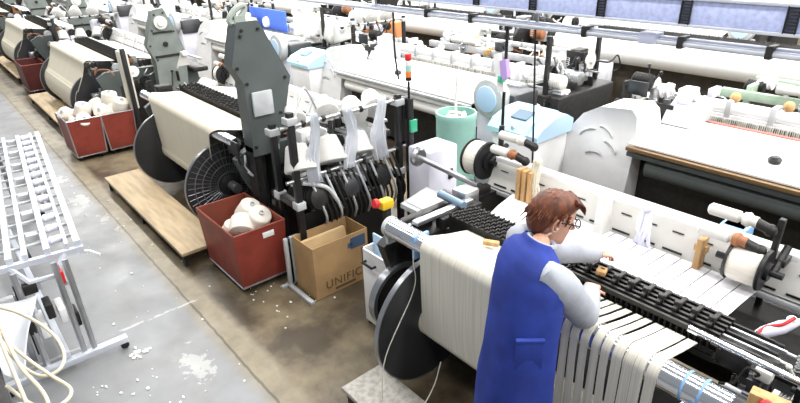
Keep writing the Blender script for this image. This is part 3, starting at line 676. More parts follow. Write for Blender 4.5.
# ------------------------------------------------------------------ white cabinet by the loom
def cabinet():
    x0,x1,y0,y1,h=-3.10,-2.74,2.18,2.75,.71
    root=thing('tool_cabinet',((x0+x1)/2,(y0+y1)/2,0),'small white cabinet with black handle beside the cardboard box','cabinet')
    b=MB(); b.box(x0,x1,y0,y1,.03,h-.12,.008); b.box(x0,x0+.015,y0,y1,h-.13,h); b.box(x0,x1,y0,y0+.015,h-.13,h); b.box(x1-.015,x1,y0,y1,h-.13,h); b.box(x0,x1,y1-.015,y1,h-.13,h); obj('body',b,'white',root)
    b=MB(); b.box(x0+.03,x1-.03,y0+.04,y1-.05,h-.12,h-.09,.005); obj('tray_lint',b,'lint',root)
    b=MB(); b.tube([(x0+.05,y0,h-.10),(x0+.05,y0-.035,h-.10),(x0+.17,y0-.035,h-.10),(x0+.17,y0,h-.10)],.011,8); obj('handle',b,'black',root)
    b=MB(); b.box(x0+.02,x0+.16,y0+.10,y0+.115,h-.11,h+.10,.004); obj('divider',b,'aquab',root)
    b=MB(); b.box(x0+.16,x1,y0+.12,y0+.14,h-.11,h+.06,.004); obj('back_board',b,'offwhite',root)
    for x in (x0+.03,x1-.03):
        for y in (y0+.03,y1-.03):
            b=MB(); b.cyl((x,y,0),(x,y,.03),.02,n=10); obj('foot',b,'rubber',root)
cabinet()
b=MB(); b.box(-3.20,-3.11,2.42,2.54,.93,1.01,.02); b.k=2; b.box(-3.175,-3.125,2.46,2.51,0,.93); b.k=1; b.lathe((-3.16,2.42,.99),(-3.165,2.37,1.0),[(0,.025),(.4,.04),(1,.035)],16)
tag(obj('emergency_stop',b,['yellow','redp','iron'],base=(-3.15,2.48,0)),'yellow switch box with red mushroom button on a dark post behind the white cabinet','emergency stop')
# ------------------------------------------------------------------ creel with cones
def creel():
    root=thing('yarn_creel',(-3.95,2.15,0),'yarn creel with two long rails of white cones above the cardboard box','creel')
    X=-3.95
    for x,y,h in ((X,2.15,1.62),(X-.33,2.15,1.45),(X,3.30,1.55)):
        b=MB(); b.box(x-.028,x+.028,y-.028,y+.028,0,h,.004); p=obj('post',b,'black',root)
        b=MB(); b.box(x-.05,x+.05,y-.05,y+.05,h-.1,h-.04,.006); obj('clamp',b,'pale',p)
        b=MB(); b.box(x-.045,x+.045,y-.045,y+.045,.75,.82,.006); obj('clamp',b,'pale',p)
    for z,xx in ((1.50,X),(1.02,X)):
        b=MB(); b.cyl((xx,2.05,z),(xx,3.45,z),.016,n=10)
        r=obj('rail',b,'steel',root)
        for k in range(6): b=MB(); y=2.25+.2*k; b.lathe((xx,y,z),(xx,y+.04,z),[(0,.02),(.3,.03),(.7,.03),(1,.02)],10); obj('eyelet',b,'iron',r)
    for pts,rr in (([(X-.1,2.15,.95),(X-.12,2.5,.93),(X-.02,2.75,.90),(X-.02,2.9,.80)],.02),([(X,2.2,.98),(X+.05,2.4,.90),(X+.06,2.5,.75),(X-.02,2.6,.6)],.02),([(X,2.15,1.45),(X-.05,2.25,1.6),(X-.15,2.4,1.75),(X-.2,2.55,1.5)],.011)):
        b=MB(); b.tube(pts,rr,8,smooth=5); obj('air_hose',b,'pale',root)
    b=MB(); b.box(X-.45,X+.03,2.12,2.20,.74,.80,.006); b.box(X-.45,X+.05,3.27,3.33,.70,.76,.006); b.box(X-.42,X-.36,2.1,3.3,.66,.72,.006); obj('shelf_frame',b,'iron',root)
    b=MB(); b.box(X-.48,X-.12,2.24,3.22,.03,.62,.03); obj('feeder_housing',b,'black',root)
    for k in range(3):
        b=MB(); y=2.32+.36*k; c=V((X-.12,y,.78))
        b.lathe(c-V((.19,.03,.04)),c+V((.19,.03,.04)),[(0,.05),(.06,.11)]+sum([[(.1+.085*j,.12),(.15+.085*j,.12),(.151+.085*j,.108),(.184+.085*j,.108)] for j in range(9)],[])+[(.94,.11),(1,.05)],18); obj('weft_accumulator',b,('iron','graphite')[k%2],root)
    for k in range(18):
        b=MB(); y=2.28+.055*k; b.tube([(X-.02,y,1.02),(X+.05,y+.03,.85),(X+.06,y+.1,.62),(X-.05,y+.15,.45)],.012,6,smooth=4); obj('cable',b,'iron' if k%3 else 'pale',root)
    rnd=random.Random(77); clutter(root,rnd,(X-.45,X-.08,2.25,3.2,.85,1.35),26,('iron','black','white','offwhite','lilac','pale'),.8)
    return root
creel()
GK='cones on the creel rails'
for k,(y,z,s) in enumerate(((2.25,1.17,1.12),(2.57,1.17,1.12),(2.90,1.17,.95))):
    cone(protoW,(-3.99,y-.02,z-.10),(-.45,.12,.85),['leftmost cone on the creel\'s lower rail','middle cone on the creel\'s lower rail','rightmost cone on the creel\'s lower rail'][k],GK,s)
for k,(y,z,s) in enumerate(((2.30,1.50,.75),(2.62,1.50,.85),(2.93,1.40,1.0),(3.16,1.43,.95))):
    cone(protoW,(-4.12,y,z-.02),(-.6,.2,.35),['small cone at the left of the creel\'s upper rail','second cone from the left behind the creel\'s upper rail','big cone near the right of the creel\'s upper rail','cone behind the signal tower at the end of the upper rail'][k],GK,s)
CREEL=[o for o in bpy.data.objects if o.name=='yarn_creel'][0]
CW=['at the left edge beyond the maroon bin','behind the dark grey tower in the second row','left of the pale towers in the second row','in the third row behind the pale tower','in the third row above the dark tower']
for i,(x,y) in enumerate(((-13.85,2.35),(-8.14,5.85),(-13.03,5.85),(-17.93,5.85),(-12.,10.35))):
    dup(CREEL,(x,y,0),'cone creel standing '+CW[i],'background creels')
    for k in range(6):
        z=1.06 if k<3 else 1.56; yy=y+.12+.34*(k%3); cone(protoW,(x-.06,yy,z),(-.45,.12,.85) if k<3 else (-.6,.2,.35),'%s %s cone of the creel %s'%('lower' if k<3 else 'upper',('left','middle','right')[k%3],CW[i]),'cones on background creels',.95)
b=MB(); b.box(-9.06,-8.90,2.22,2.34,.62,1.48,.01); b.k=1; b.box(-8.90,-8.84,2.24,2.30,0,1.52,.004); b.box(-9.02,-8.98,2.26,2.30,0,.62)
tag(obj('guard_panel',b,['cream','black'],base=(-8.95,2.28,0)),'narrow cream upright panel on a black post behind the pair of red bins','panel')
def drape(x,y,w,z0,z1,seed,label):
    rnd=random.Random(seed); b=MB(); n=12; m=16; vs=[]; ph=rnd.uniform(0,6)
    for j in range(m+1):
        t=j/m; ww=w*(.55+.45*t if t<.5 else 1-.25*(t-.5)) 
        for i in range(n+1):
            s=i/n-.5; vs.append((x+.025*math.sin(i*1.9+ph+t*2),y+s*ww+.03*math.sin(t*5+ph),z0+(z1-z0)*(1-t)))
    fs=[(j*(n+1)+i,j*(n+1)+i+1,(j+1)*(n+1)+i+1,(j+1)*(n+1)+i) for j in range(m) for i in range(n)]
    b.add(vs,fs); o=obj('plastic_drape',b,'filmd',base=(x,y,z0)); md=o.modifiers.new('thick','SOLIDIFY'); md.thickness=.002
    tag(o,label,'plastic sheet','plastic drapes on the creel')
drape(-3.91,2.33,.15,.95,1.58,1,'clear plastic drape hanging at the left post of the creel')
drape(-3.91,2.70,.16,1.0,1.56,2,'clear plastic drape between the left and middle creel cones')
drape(-3.91,3.05,.18,.98,1.58,3,'clear plastic drape in front of the right creel cone')
def signal(x,y):
    root=thing('signal_tower',(x,y,0),'tall black pole with red, white, green and orange lamps at the creel\'s right end','signal light')
    b=MB(); b.box(x-.03,x+.03,y-.03,y+.03,0,1.5,.004); b.cyl((x,y,1.5),(x,y,1.66),.012,n=10); obj('pole',b,'black',root)
    for z,h,m in ((1.67,.03,'black'),(1.70,.055,'orange'),(1.755,.055,'teal'),(1.81,.045,'white'),(1.855,.06,'redp')):
        b=MB(); b.lathe((x,y,z),(x,y,z+h),[(0,.026),(.08,.03),(.92,.03),(1,.026)],16); obj('lamp_segment' if m!='black' else 'lamp_base',b,m,root)
    b=MB(); b.box(x-.045,x-.02,y-.06,y+.06,1.3,1.48,.006); b.k=1; b.box(x+.03,x+.06,y-.03,y+.05,1.18,1.3,.005); obj('terminal_box',b,['black','greenp'],root)
signal(-3.9,3.40)
# ------------------------------------------------------------------ things in the alley behind the first row
def alley():
    # white-lilac cabinet
    root=thing('machine_cabinet',(-3.64,3.51,0),'pale lilac-white machine cabinet left of the left black-flanged spool','cabinet')
    b=MB(); b.box(-3.82,-3.52,3.30,3.68,0,1.08,.025); obj('body',b,'lilac',root); b=MB(); b.box(-3.525,-3.505,3.55,3.60,.75,.85); obj('latch',b,'black',root)
    root=thing('operator_terminal',(-3.12,2.90,0),'grey tilted operator panel on a post in front of the lilac-white cabinet','control panel')
    b=MB(); b.prism([(2.74,.80),(3.04,.86),(3.04,.90),(2.74,.84)],'x',-3.28,-2.96); obj('panel',b,'pale',root)
    b=MB(); b.prism([(2.78,.853),(3.0,.897),(3.0,.901),(2.78,.857)],'x',-3.25,-2.99); obj('key_area',b,'lilac',root)
    b=MB(); b.box(-3.14,-3.09,2.87,2.92,.02,.85); obj('post',b,'black',root)
    b=MB(); b.box(-3.21,-3.02,2.82,2.98,0,.03); obj('post_base',b,'iron',root)
    # mint can
    root=thing('sliver_can',(-4.15,4.30,0),'mint green spinning can holding white sliver behind the lilac cabinet','can')
    x,y=-4.15,4.30
    b=MB(); b.lathe((x,y,0),(x,y,1.13),[(0,.21),(.02,.225),(.05,.22),(.94,.22),(.96,.23),(1,.225),(1,.205),(.9,.205)],32,cap=False); b.cyl((x,y,.01),(x,y,1.0),.2,n=24); obj('can_body',b,'teal',root)
    b=MB(); rnd=random.Random(3)
    for k in range(3): b.tube([(x+.1*math.cos(k*2+j*.8),y+.1*math.sin(k*2+j*.8),1.02+.012*j) for j in range(8)],.022,7)
    b.tube([(x,y,1.06),(x-.03,y+.02,1.22),(x-.05,y+.05,1.4),(x-.10,y+.1,1.5)],.016,7,smooth=5); obj('sliver',b,'yarnw',root)
    # aqua-topped controllers
    for i,(cx,cy,lab) in enumerate(((-3.46,4.72,'white compressor cabinet with aqua lid and display between the mint can and vented cover'),(-8.15,5.0,'white compressor cabinet with aqua lid beside the dark grey tower'))):
        root=thing('compressor_cabinet',(cx,cy,0),lab,'cabinet','aqua lidded cabinets')
        b=MB(); b.box(cx-.31,cx+.27,cy-.27,cy+.30,.03,1.0,.04); obj('body',b,'white',root)
        b=MB(); b.prism([(cy-.30,.98),(cy-.30,1.03),(cy-.22,1.11),(cy+.0,1.185),(cy+.20,1.19),(cy+.33,1.12),(cy+.33,.98)],'x',cx-.34,cx+.17); l=obj('lid',b,'aqua',root)
        b=MB(); b.prism([(cy-.29,.975),(cy-.29,1.03),(cy-.20,1.10),(cy+.0,1.17),(cy+.20,1.175),(cy+.32,1.11),(cy+.32,.975)],'x',cx+.17,cx+.30); obj('lid_end',b,'aquab',l)
        b=MB(); b.prism([(cy-.17,1.132),(cy-.02,1.183),(cy-.02,1.195),(cy-.17,1.144)],'x',cx-.14,cx+.06); obj('display',b,'screen',l)
        b=MB(); b.cyl((cx-.02,cy-.25,1.06),(cx-.02,cy-.29,1.07),.02,n=10); obj('button',b,'pale',l)
        for sx in (-.22,.2):
            for sy in (-.2,.22):
                b=MB(); b.cyl((cx+sx,cy+sy,0),(cx+sx,cy+sy,.04),.03,n=10); obj('foot',b,'rubber',root)
    # blue box far right in the alley
    b=MB(); b.box(-1.22,-1.06,3.95,4.12,0,1.0,.015); b.k=1; b.box(-1.23,-1.05,3.94,4.13,.82,1.0,.02)
    tag(obj('floor_switch',b,['iron','bluelt'],base=(-1.14,4.03,0)),'small blue box on a dark post in the gap behind the white beam','switch box')
alley()
# hanks and wooden combs on the front panel of the woman's loom
def hank(x,y,z0,z1,w,m,name,label):
    b=MB(); rnd=random.Random(int(x*100)); 
    for k in range(16):
        a=(rnd.random()-.5)*w*.45; c=(rnd.random()-.5)*w; b.tube([(x+a,y+.01*rnd.random(),z1),(x+a*1.4+.01,y-.025-.02*rnd.random(),(z0+z1)/2),(x+c,y-.02*rnd.random(),z0)],.009,5,smooth=3)
    b.ball((x,y,z1),(.03,.03,.025),10,7)
    tag(obj(name,b,m,base=(x,y,z0)),label,'yarn hank','yarn hanks on the panel')
hank(-2.20,3.12,1.10,1.42,.15,'warpc','yarn_hank','cream yarn hank hanging over the panel beside the woman\'s head')
hank(-1.38,3.13,1.06,1.34,.14,'lilac','yarn_hank','white plastic-like yarn hank on the panel right of the woman')
for x,n,l in ((-2.34,3,'left upright brown wooden comb on the white panel near the cream hank'),(-1.04,1,'brown wooden comb below the right bobbin tubes')):
    b=MB()
    for k in range(n): b.box(x+.05*k,x+.035+.05*k,3.06,3.14,1.08,1.34 if n>2 else 1.29,.004)
    b.box(x-.02 if n<2 else x,x+.05*n,3.09,3.13,1.2,1.24)
    tag(obj('wooden_comb',b,'wood',base=(x,3.1,1.08)),l,'comb','wooden combs on the panel')
for x,l in ((-1.66,'wooden-tipped clamp on the panel left of the white hank'),):
    b=MB(); b.box(x,x+.06,3.02,3.12,1.10,1.36,.004); tag(obj('panel_clamp',b,'offwhite',base=(x,3.1,1.1)),l,'clamp')
b=MB(); b.box(-1.96,-1.86,2.28,2.32,1.185,1.215,.008,rz=.5); tag(obj('wood_block',b,'wood',base=(-1.94,2.42,1.18)),'little wooden block lying on the cream warp by the woman\'s back','block')
b=MB(); b.box(-1.30,-1.25,2.44,2.50,1.207,1.235,.004,rz=.3); tag(obj('wood_block',b,'wood',base=(-1.27,2.47,1.207)),'wooden reed hook block under the woman\'s hands','block')
# ------------------------------------------------------------------ overhead duct and pipe
def overhead():
    root=thing('overhead_duct',(-3,4.0,2.3),'long blue-grey overhead duct with black ladder-like couplings across the top right','duct')
    b=MB(); b.box(-5.4,4.,3.97,4.13,2.305,2.455,.006); obj('duct_body',b,'duct',root)
    b=MB(); b.box(-5.4,4.,3.955,4.14,2.285,2.305,.003); b.box(-5.4,4.,3.955,4.14,2.455,2.475,.003); obj('flange_strip',b,'alu',root)
    for k in range(8):
        x=-3.6+.622*k; b=MB()
        b.box(x-.035,x-.028,3.955,3.972,2.30,2.46); b.box(x+.028,x+.035,3.955,3.972,2.30,2.46)
        for j in range(8): b.box(x-.03,x+.03,3.955,3.972,2.305+.02*j,2.313+.02*j)
        obj('coupling',b,'iron',root)
    for x in (-4.8,-2.4,0,2.4):
        b=MB(); b.cyl((x,4.05,2.47),(x,4.05,5.2),.012,n=8); obj('hanger_rod',b,'steel',root)
    root=thing('overhead_pipe',(-3,4.0,2.18),'grey-blue pipe running just below the overhead duct','pipe')
    b=MB(); b.box(-7.6,4.,4.04,4.10,2.15,2.20,.015); obj('pipe_body',b,'pipe',root)
    b=MB(); b.cyl((-7.6,4.02,2.165),(4,4.02,2.165),.022,n=10); obj('side_tube',b,'alu',root)
    for x in (-4.3,-3.7,-2.5,-1.75,-1.2,-.7): b=MB(); b.box(x-.02,x+.02,3.985,4.11,2.135,2.215,.005); obj('pipe_clip',b,'iron',root)
    b=MB(); b.box(-2.05,-1.92,3.99,4.11,2.14,2.22,.008); obj('junction_box',b,'pipe',root)
    for x in (-5.2,-3,-.5,2):
        b=MB(); b.cyl((x,4.07,2.19),(x,4.07,2.288),.012,n=8); obj('hanger_rod',b,'steel',root)
    root=thing('supply_pipe',(-3,4.3,2.6),'white pipe above the overhead duct at the top right','pipe')
    b=MB(); b.cyl((-5.4,4.35,2.56),(4,4.35,2.56),.05,n=14); obj('pipe_body',b,'white',root)
    for x in (-4,-1,2):
        b=MB(); b.cyl((x,4.35,2.6),(x,4.35,5.2),.012,n=8); obj('hanger_rod',b,'steel',root)
overhead()
# drop cables from the pipe, bagged tags on them
def cable(x,y,z1,z0,m,label,bow=0.,r=.012):
    b=MB(); b.tube([(x,y,z1),(x+bow,y,(z1*.6+z0*.4)),(x+bow*1.4,y+.02,(z1*.25+z0*.75)),(x+bow,y+.05,z0)],r,7,smooth=6)
    tag(obj('drop_cable',b,m,base=(x,y,z0)),label,'cable','cables hanging from the overhead pipe')
cable(-3.32,4.08,2.15,.0,'black','black cable dropping beside the lilac and green tagged bag',0,.016)
cable(-3.02,4.08,2.15,.35,'black','black cable curving down past the white compressor cabinet',.05,.009)
cable(-4.9,4.07,2.15,1.4,'black','thin dark cable hanging left of the signal tower lamps')
b=MB(); b.prism([(-3.42,1.88),(-3.36,1.90),(-3.27,1.56),(-3.35,1.54)],'y',4.02,4.06); b.k=1; b.prism([(-3.33,1.84),(-3.26,1.86),(-3.23,1.70),(-3.30,1.66)],'y',4.0,4.05); b.k=2; b.box(-3.34,-3.29,4.0,4.05,1.64,1.70,.004)
tag(obj('tag_bag',b,['white','purple','greenp'],base=(-3.33,4.04,1.54)),'white bag with lilac cloth and green tag tied to the black cable','bag')
# ------------------------------------------------------------------ mid-background singles
b=MB(); b.box(-12.55,-10.95,6.12,6.17,1.065,1.50,.01); b.k=1; b.lathe((-11.75,6.12,1.22),(-11.75,6.06,1.22),[(0,.12),(1,.10)],24)
tag(obj('blue_board',b,['blue','white'],base=(-11.7,6.15,1.065)),'blue panel with a round white disc at the top, right of the dark grey tower','panel')
GH='large white cones on the dark stand'
root=thing('cone_stand',(-8.72,6.0,0),'dark stand carrying the large white cones below the pipe','stand')
b=MB(); b.box(-10.2,-8.3,5.98,6.02,1.16,1.20,.005); obj('bar',b,'iron',root); b=MB(); b.box(-8.75,-8.70,5.98,6.02,.03,1.16); obj('post',b,'iron',root); b=MB(); b.box(-8.85,-8.6,5.85,6.15,0,.03); obj('base',b,'iron',root)
for k in range(4): cone(protoW,(-9.92+.46*k,5.97,1.20),(-.25,-.15,.95),['leftmost of the four large white background cones','second from left of the four large white background cones','third from left of the four large white background cones','rightmost of the four large white background cones'][k],GH,1.65)
for k in range(5):
    b=MB(); b.box(-10.1+.24*k,-9.88+.24*k,7.48,7.68,1.0,1.30,.008); b.box(-10.1+.24*k,-9.88+.24*k,7.57,7.59,1.30,1.305)
    tag(obj('parcel_box',b,'terra',base=(-10.0+.24*k,7.58,1.0)),'%s from the left in the row of small terracotta boxes below the pipe'%ORD[k],'box','terracotta boxes')
b=MB(); b.box(-10.3,-8.8,7.48,7.7,.92,1.0,.01); 
for x in (-10.25,-8.85): b.box(x-.03,x+.03,7.52,7.66,0,.93)
tag(obj('work_shelf',b,'pale',base=(-9.55,7.58,0)),'pale bench holding the terracotta boxes','shelf')
def film_curtain():
    b=MB(); n=14; vs=[]
    for j in range(2):
        for i in range(n+1): vs.append((-5.75+1.2*i/n,8.25+.05*math.sin(i*1.7),.35+.66*j))
    b.add(vs,[(i,i+1,n+2+i,n+1+i) for i in range(n)]); o=obj('film_curtain',b,'film',base=(-5.3,8.25,.35)); o.modifiers.new('t','SOLIDIFY').thickness=.003
    tag(o,'clear plastic film hanging under the left end of the long white roll','plastic sheet')
film_curtain()
# ------------------------------------------------------------------ harness rack at the lower left
def rack():
    root=thing('harness_trolley',(-4.4,.3,0),'white aluminium harness rack on a wheeled base at the left edge','rack')
    z=.86; A=V((-7.75,.82,z)); B=V((-4.42,.50,z)); d=(B-A).normalized(); n=V((d.y,-d.x,0))   # n points towards the camera side
    if n.y>0: n=-n
    offs=[0,.07,.20,.34,.44,.56]
    for i,o in enumerate(offs):
        b=MB(); w=(.022,.012,.02,.016,.02,.03)[i]; a=A+n*o; e=B+n*o; q=[a+n*w,a-n*w,e-n*w,e+n*w]
        b.loft([[V((p.x,p.y,z-.03)) for p in q],[V((p.x,p.y,z+.02)) for p in q]]); obj('rail',b,'alu',root,ang=20)
    L=(B-A).length; k=0; t=.06
    while t<L:
        p=A+d*t; b=MB(); u=p+n*.02; v=p+n*.54
        m=[(u+d*.012),(u-d*.012),(v-d*.012),(v+d*.012)]; b.loft([[V((c.x,c.y,z-.035)) for c in m],[V((c.x,c.y,z-.015)) for c in m]]); obj('cross_bar',b,'pale',root,ang=20)
        b=MB(); c=p+n*.13+d*.06; b.lathe(c-n*.05,c+n*.05,[(0,.022),(.2,.034),(.5,.028),(.8,.034),(1,.022)],12); obj('heald_guide',b,'lilac',root)
        if k%2==0:
            b=MB(); c=p+n*.27+d*.08; q=[c+d*.03+n*.04,c-d*.03+n*.04,c-d*.03-n*.04,c+d*.03-n*.04]; b.loft([[V((s.x,s.y,z-.05)) for s in q],[V((s.x,s.y,z+.0)) for s in q]]); obj('slider_block',b,'pale',root,ang=20)
        t+=.235; k+=1
    # end plates
    for p,nm in ((B,'end_plate'),(A,'end_plate')):
        b=MB(); u=p-n*.03; v=p+n*.60; b.tube([u+V((0,0,-.05)),v+V((0,0,-.05))],.03,4); b.tube([p+n*.1+V((0,0,-.05)),p+n*.2+d*.10+V((0,0,-.16)),p+n*.36+d*.10+V((0,0,-.16)),p+n*.46+V((0,0,-.05))],.022,6); obj(nm,b,'alu',root)
    b=MB(); b.tube([B+n*.0+V((0,0,-.08)),B-n*.06+d*.02+V((0,0,-.08)),B-n*.12+d*.10+V((0,0,-.1))],.012,6); obj('pull_handle',b,'white',root)
    # legs and base
    for s,xx in ((0,-4.13),(1,-7.3)):
        for o in (.10,.17,.42):
            b=MB(); p=A+d*((xx-A.x)/d.x)+n*o; b.tube([V((p.x,p.y,.06)),V((p.x-.12,p.y,.84))],.022,6); obj('upright',b,'steel',root)
        b=MB(); p=A+d*((xx-A.x)/d.x)
        b.box(xx-.03,xx+.03,-.25,.60,.06,.11,.005); obj('base_beam',b,'alu',root)
        for y in (.57,-.2):
            b=MB(); b.cyl((xx-.012,y,.03),(xx+.012,y,.03),.03,n=14); b.box(xx-.02,xx+.02,y-.02,y+.02,.03,.065,.003); obj('castor',b,'black',root)
    b=MB(); b.box(-7.3,-4.13,.16,.21,.12,.17,.004); obj('base_rail',b,'alu',root)
    for k in range(5):
        b=MB(); b.box(-4.35-.05*(k%2),-4.20,.30-.07*k,.35-.07*k,.30+.07*(k%3),.42+.07*(k%3),.008); obj('fitting',b,'white' if k%2 else 'iron',root)
    rq=random.Random(9)
    for k in range(16):
        b=MB(); x,y,zz=rq.uniform(-4.9,-4.2),rq.uniform(-.05,.38),rq.uniform(.3,.78); q=k%3
        if q==0: b.box(x-.16,x+.16,y-.012,y+.012,zz-.015,zz+.015,.004)
        elif q==1: b.box(x-.03,x+.03,y-.05,y+.05,zz-.04,zz+.04,.008)
        else: b.box(x-.012,x+.012,y-.012,y+.012,.12,zz,.003)
        obj(('slide_bar','stop_block','strut')[q],b,('alu','white','steel','iron')[k%4],root)
    b=MB(); b.box(-4.30,-4.24,.30,.34,.66,.76,.008); b.box(-4.31,-4.28,.31,.33,.62,.80,.004); obj('red_catch',b,'redp',root)
rack()
def hoses():
    P=[]
    b=MB(); rnd=random.Random(8)
    def arc3(c,rx,ry,a0,a1,tz,n=14): return [V((c[0]+rx*math.cos(math.radians(a0+(a1-a0)*i/n)),c[1]+ry*math.sin(math.radians(a0+(a1-a0)*i/n)),c[2]+tz*i/n)) for i in range(n+1)]
    root=thing('air_hose',(-3.4,-.05,0),'beige air hose looped over the corner at the lower left','hose')
    pts=[(-3.98,-.09,.80),(-3.78,.00,.82),(-3.56,.08,.82),(-3.36,.13,.80),(-3.20,.13,.77),(-3.12,.08,.75),(-3.14,.00,.74),(-3.26,-.06,.75),(-3.42,-.10,.77),(-3.62,-.14,.79),(-3.9,-.2,.8)]
    b.tube(pts,.010,8,smooth=6); obj('hose_loop',b,'hose',root)
    b=MB(); b.tube([(-3.8,-.14,.83),(-3.5,-.10,.83),(-3.22,-.03,.82),(-3.0,.04,.81),(-2.86,.09,.80),(-2.78,.07,.80),(-2.76,.0,.80),(-2.85,-.08,.80),(-3.1,-.16,.8)],.010,8,smooth=6); obj('hose_loop',b,'hose',root)
    b=MB(); b.tube([(-3.62,-.10,.86),(-3.35,-.09,.86),(-3.1,-.07,.86),(-2.9,-.03,.85),(-2.75,-.02,.84),(-2.6,-.06,.83)],.010,8,smooth=6); b.tube([(-3.75,-.12,.88),(-3.4,-.12,.87),(-3.1,-.11,.87),(-2.8,-.10,.86)],.010,8,smooth=6); obj('hose_loop',b,'hose',root)
    b=MB(); pts=[V((-3.05+.6*i/60,-.16+.05*math.sin(i/20),.66+.02*math.sin(i/9))) for i in range(61)]; b.tube(pts,[(.05 if i%2 else .042) for i in range(61)],12); tag(obj('corrugated_hose',b,'pale',base=(-2.8,-.15,.66)),'ribbed grey flexible hose under the beige loops at the bottom left corner','hose')
    # support table the hoses rest on
    root=thing('hose_table',(-3.2,-.2,0),'low steel trolley under the hose loops at the lower left','trolley')
    b=MB(); b.box(-3.9,-2.5,-.6,-.18,.56,.60,.005); obj('top',b,'iron',root)
    for x in (-3.85,-2.55):
        for y in (-.56,-.22):
            b=MB(); b.box(x-.02,x+.02,y-.02,y+.02,0,.57); obj('leg',b,'steel',root)
    b=MB(); n=10; vs=[]
    for j in range(n+1):
        for i in range(n+1):
            s=i/n; t=j/n; vs.append((-4.25+.75*s+.1*t,-.22+.36*t*(1-.75*s)+.05*s,.72-.10*s*s-.05*math.sin(t*3)+.02*math.sin(6*s+4*t)))
    b.add(vs,[(j*(n+1)+i,j*(n+1)+i+1,(j+1)*(n+1)+i+1,(j+1)*(n+1)+i) for j in range(n) for i in range(n)]); o=obj('plastic_cover',b,'filmd',base=(-3.9,-.05,.68)); o.modifiers.new('t','SOLIDIFY').thickness=.003
    tag(o,'pointed white plastic cover beneath the hose loop at the left edge','cover')
hoses()
# ------------------------------------------------------------------ lint on the floor
def lint():
    b=MB(); rnd=random.Random(2)
    for k in range(150):
        if k<18: x,y=rnd.gauss(-4.0,.03),rnd.gauss(.62,.03)
        elif k<75: x,y=rnd.uniform(-5.1,-3.4),rnd.uniform(1.62,2.2)
        elif k<100: x,y=rnd.uniform(-3.9,-3.2),rnd.uniform(.1,.75)
        else: x,y=rnd.uniform(-9,-2.6),rnd.uniform(.2,1.6)
        r=rnd.uniform(.003,.010)*(1.6 if k<18 else 1); b.ball((x,y,r*.5),(r*rnd.uniform(1,2.2),r*rnd.uniform(.8,1.6),r*.7),7,4)
    tag(obj('floor_lint',b,'lint'),'white lint scraps scattered on the concrete floor','lint',kind='stuff')
lint()
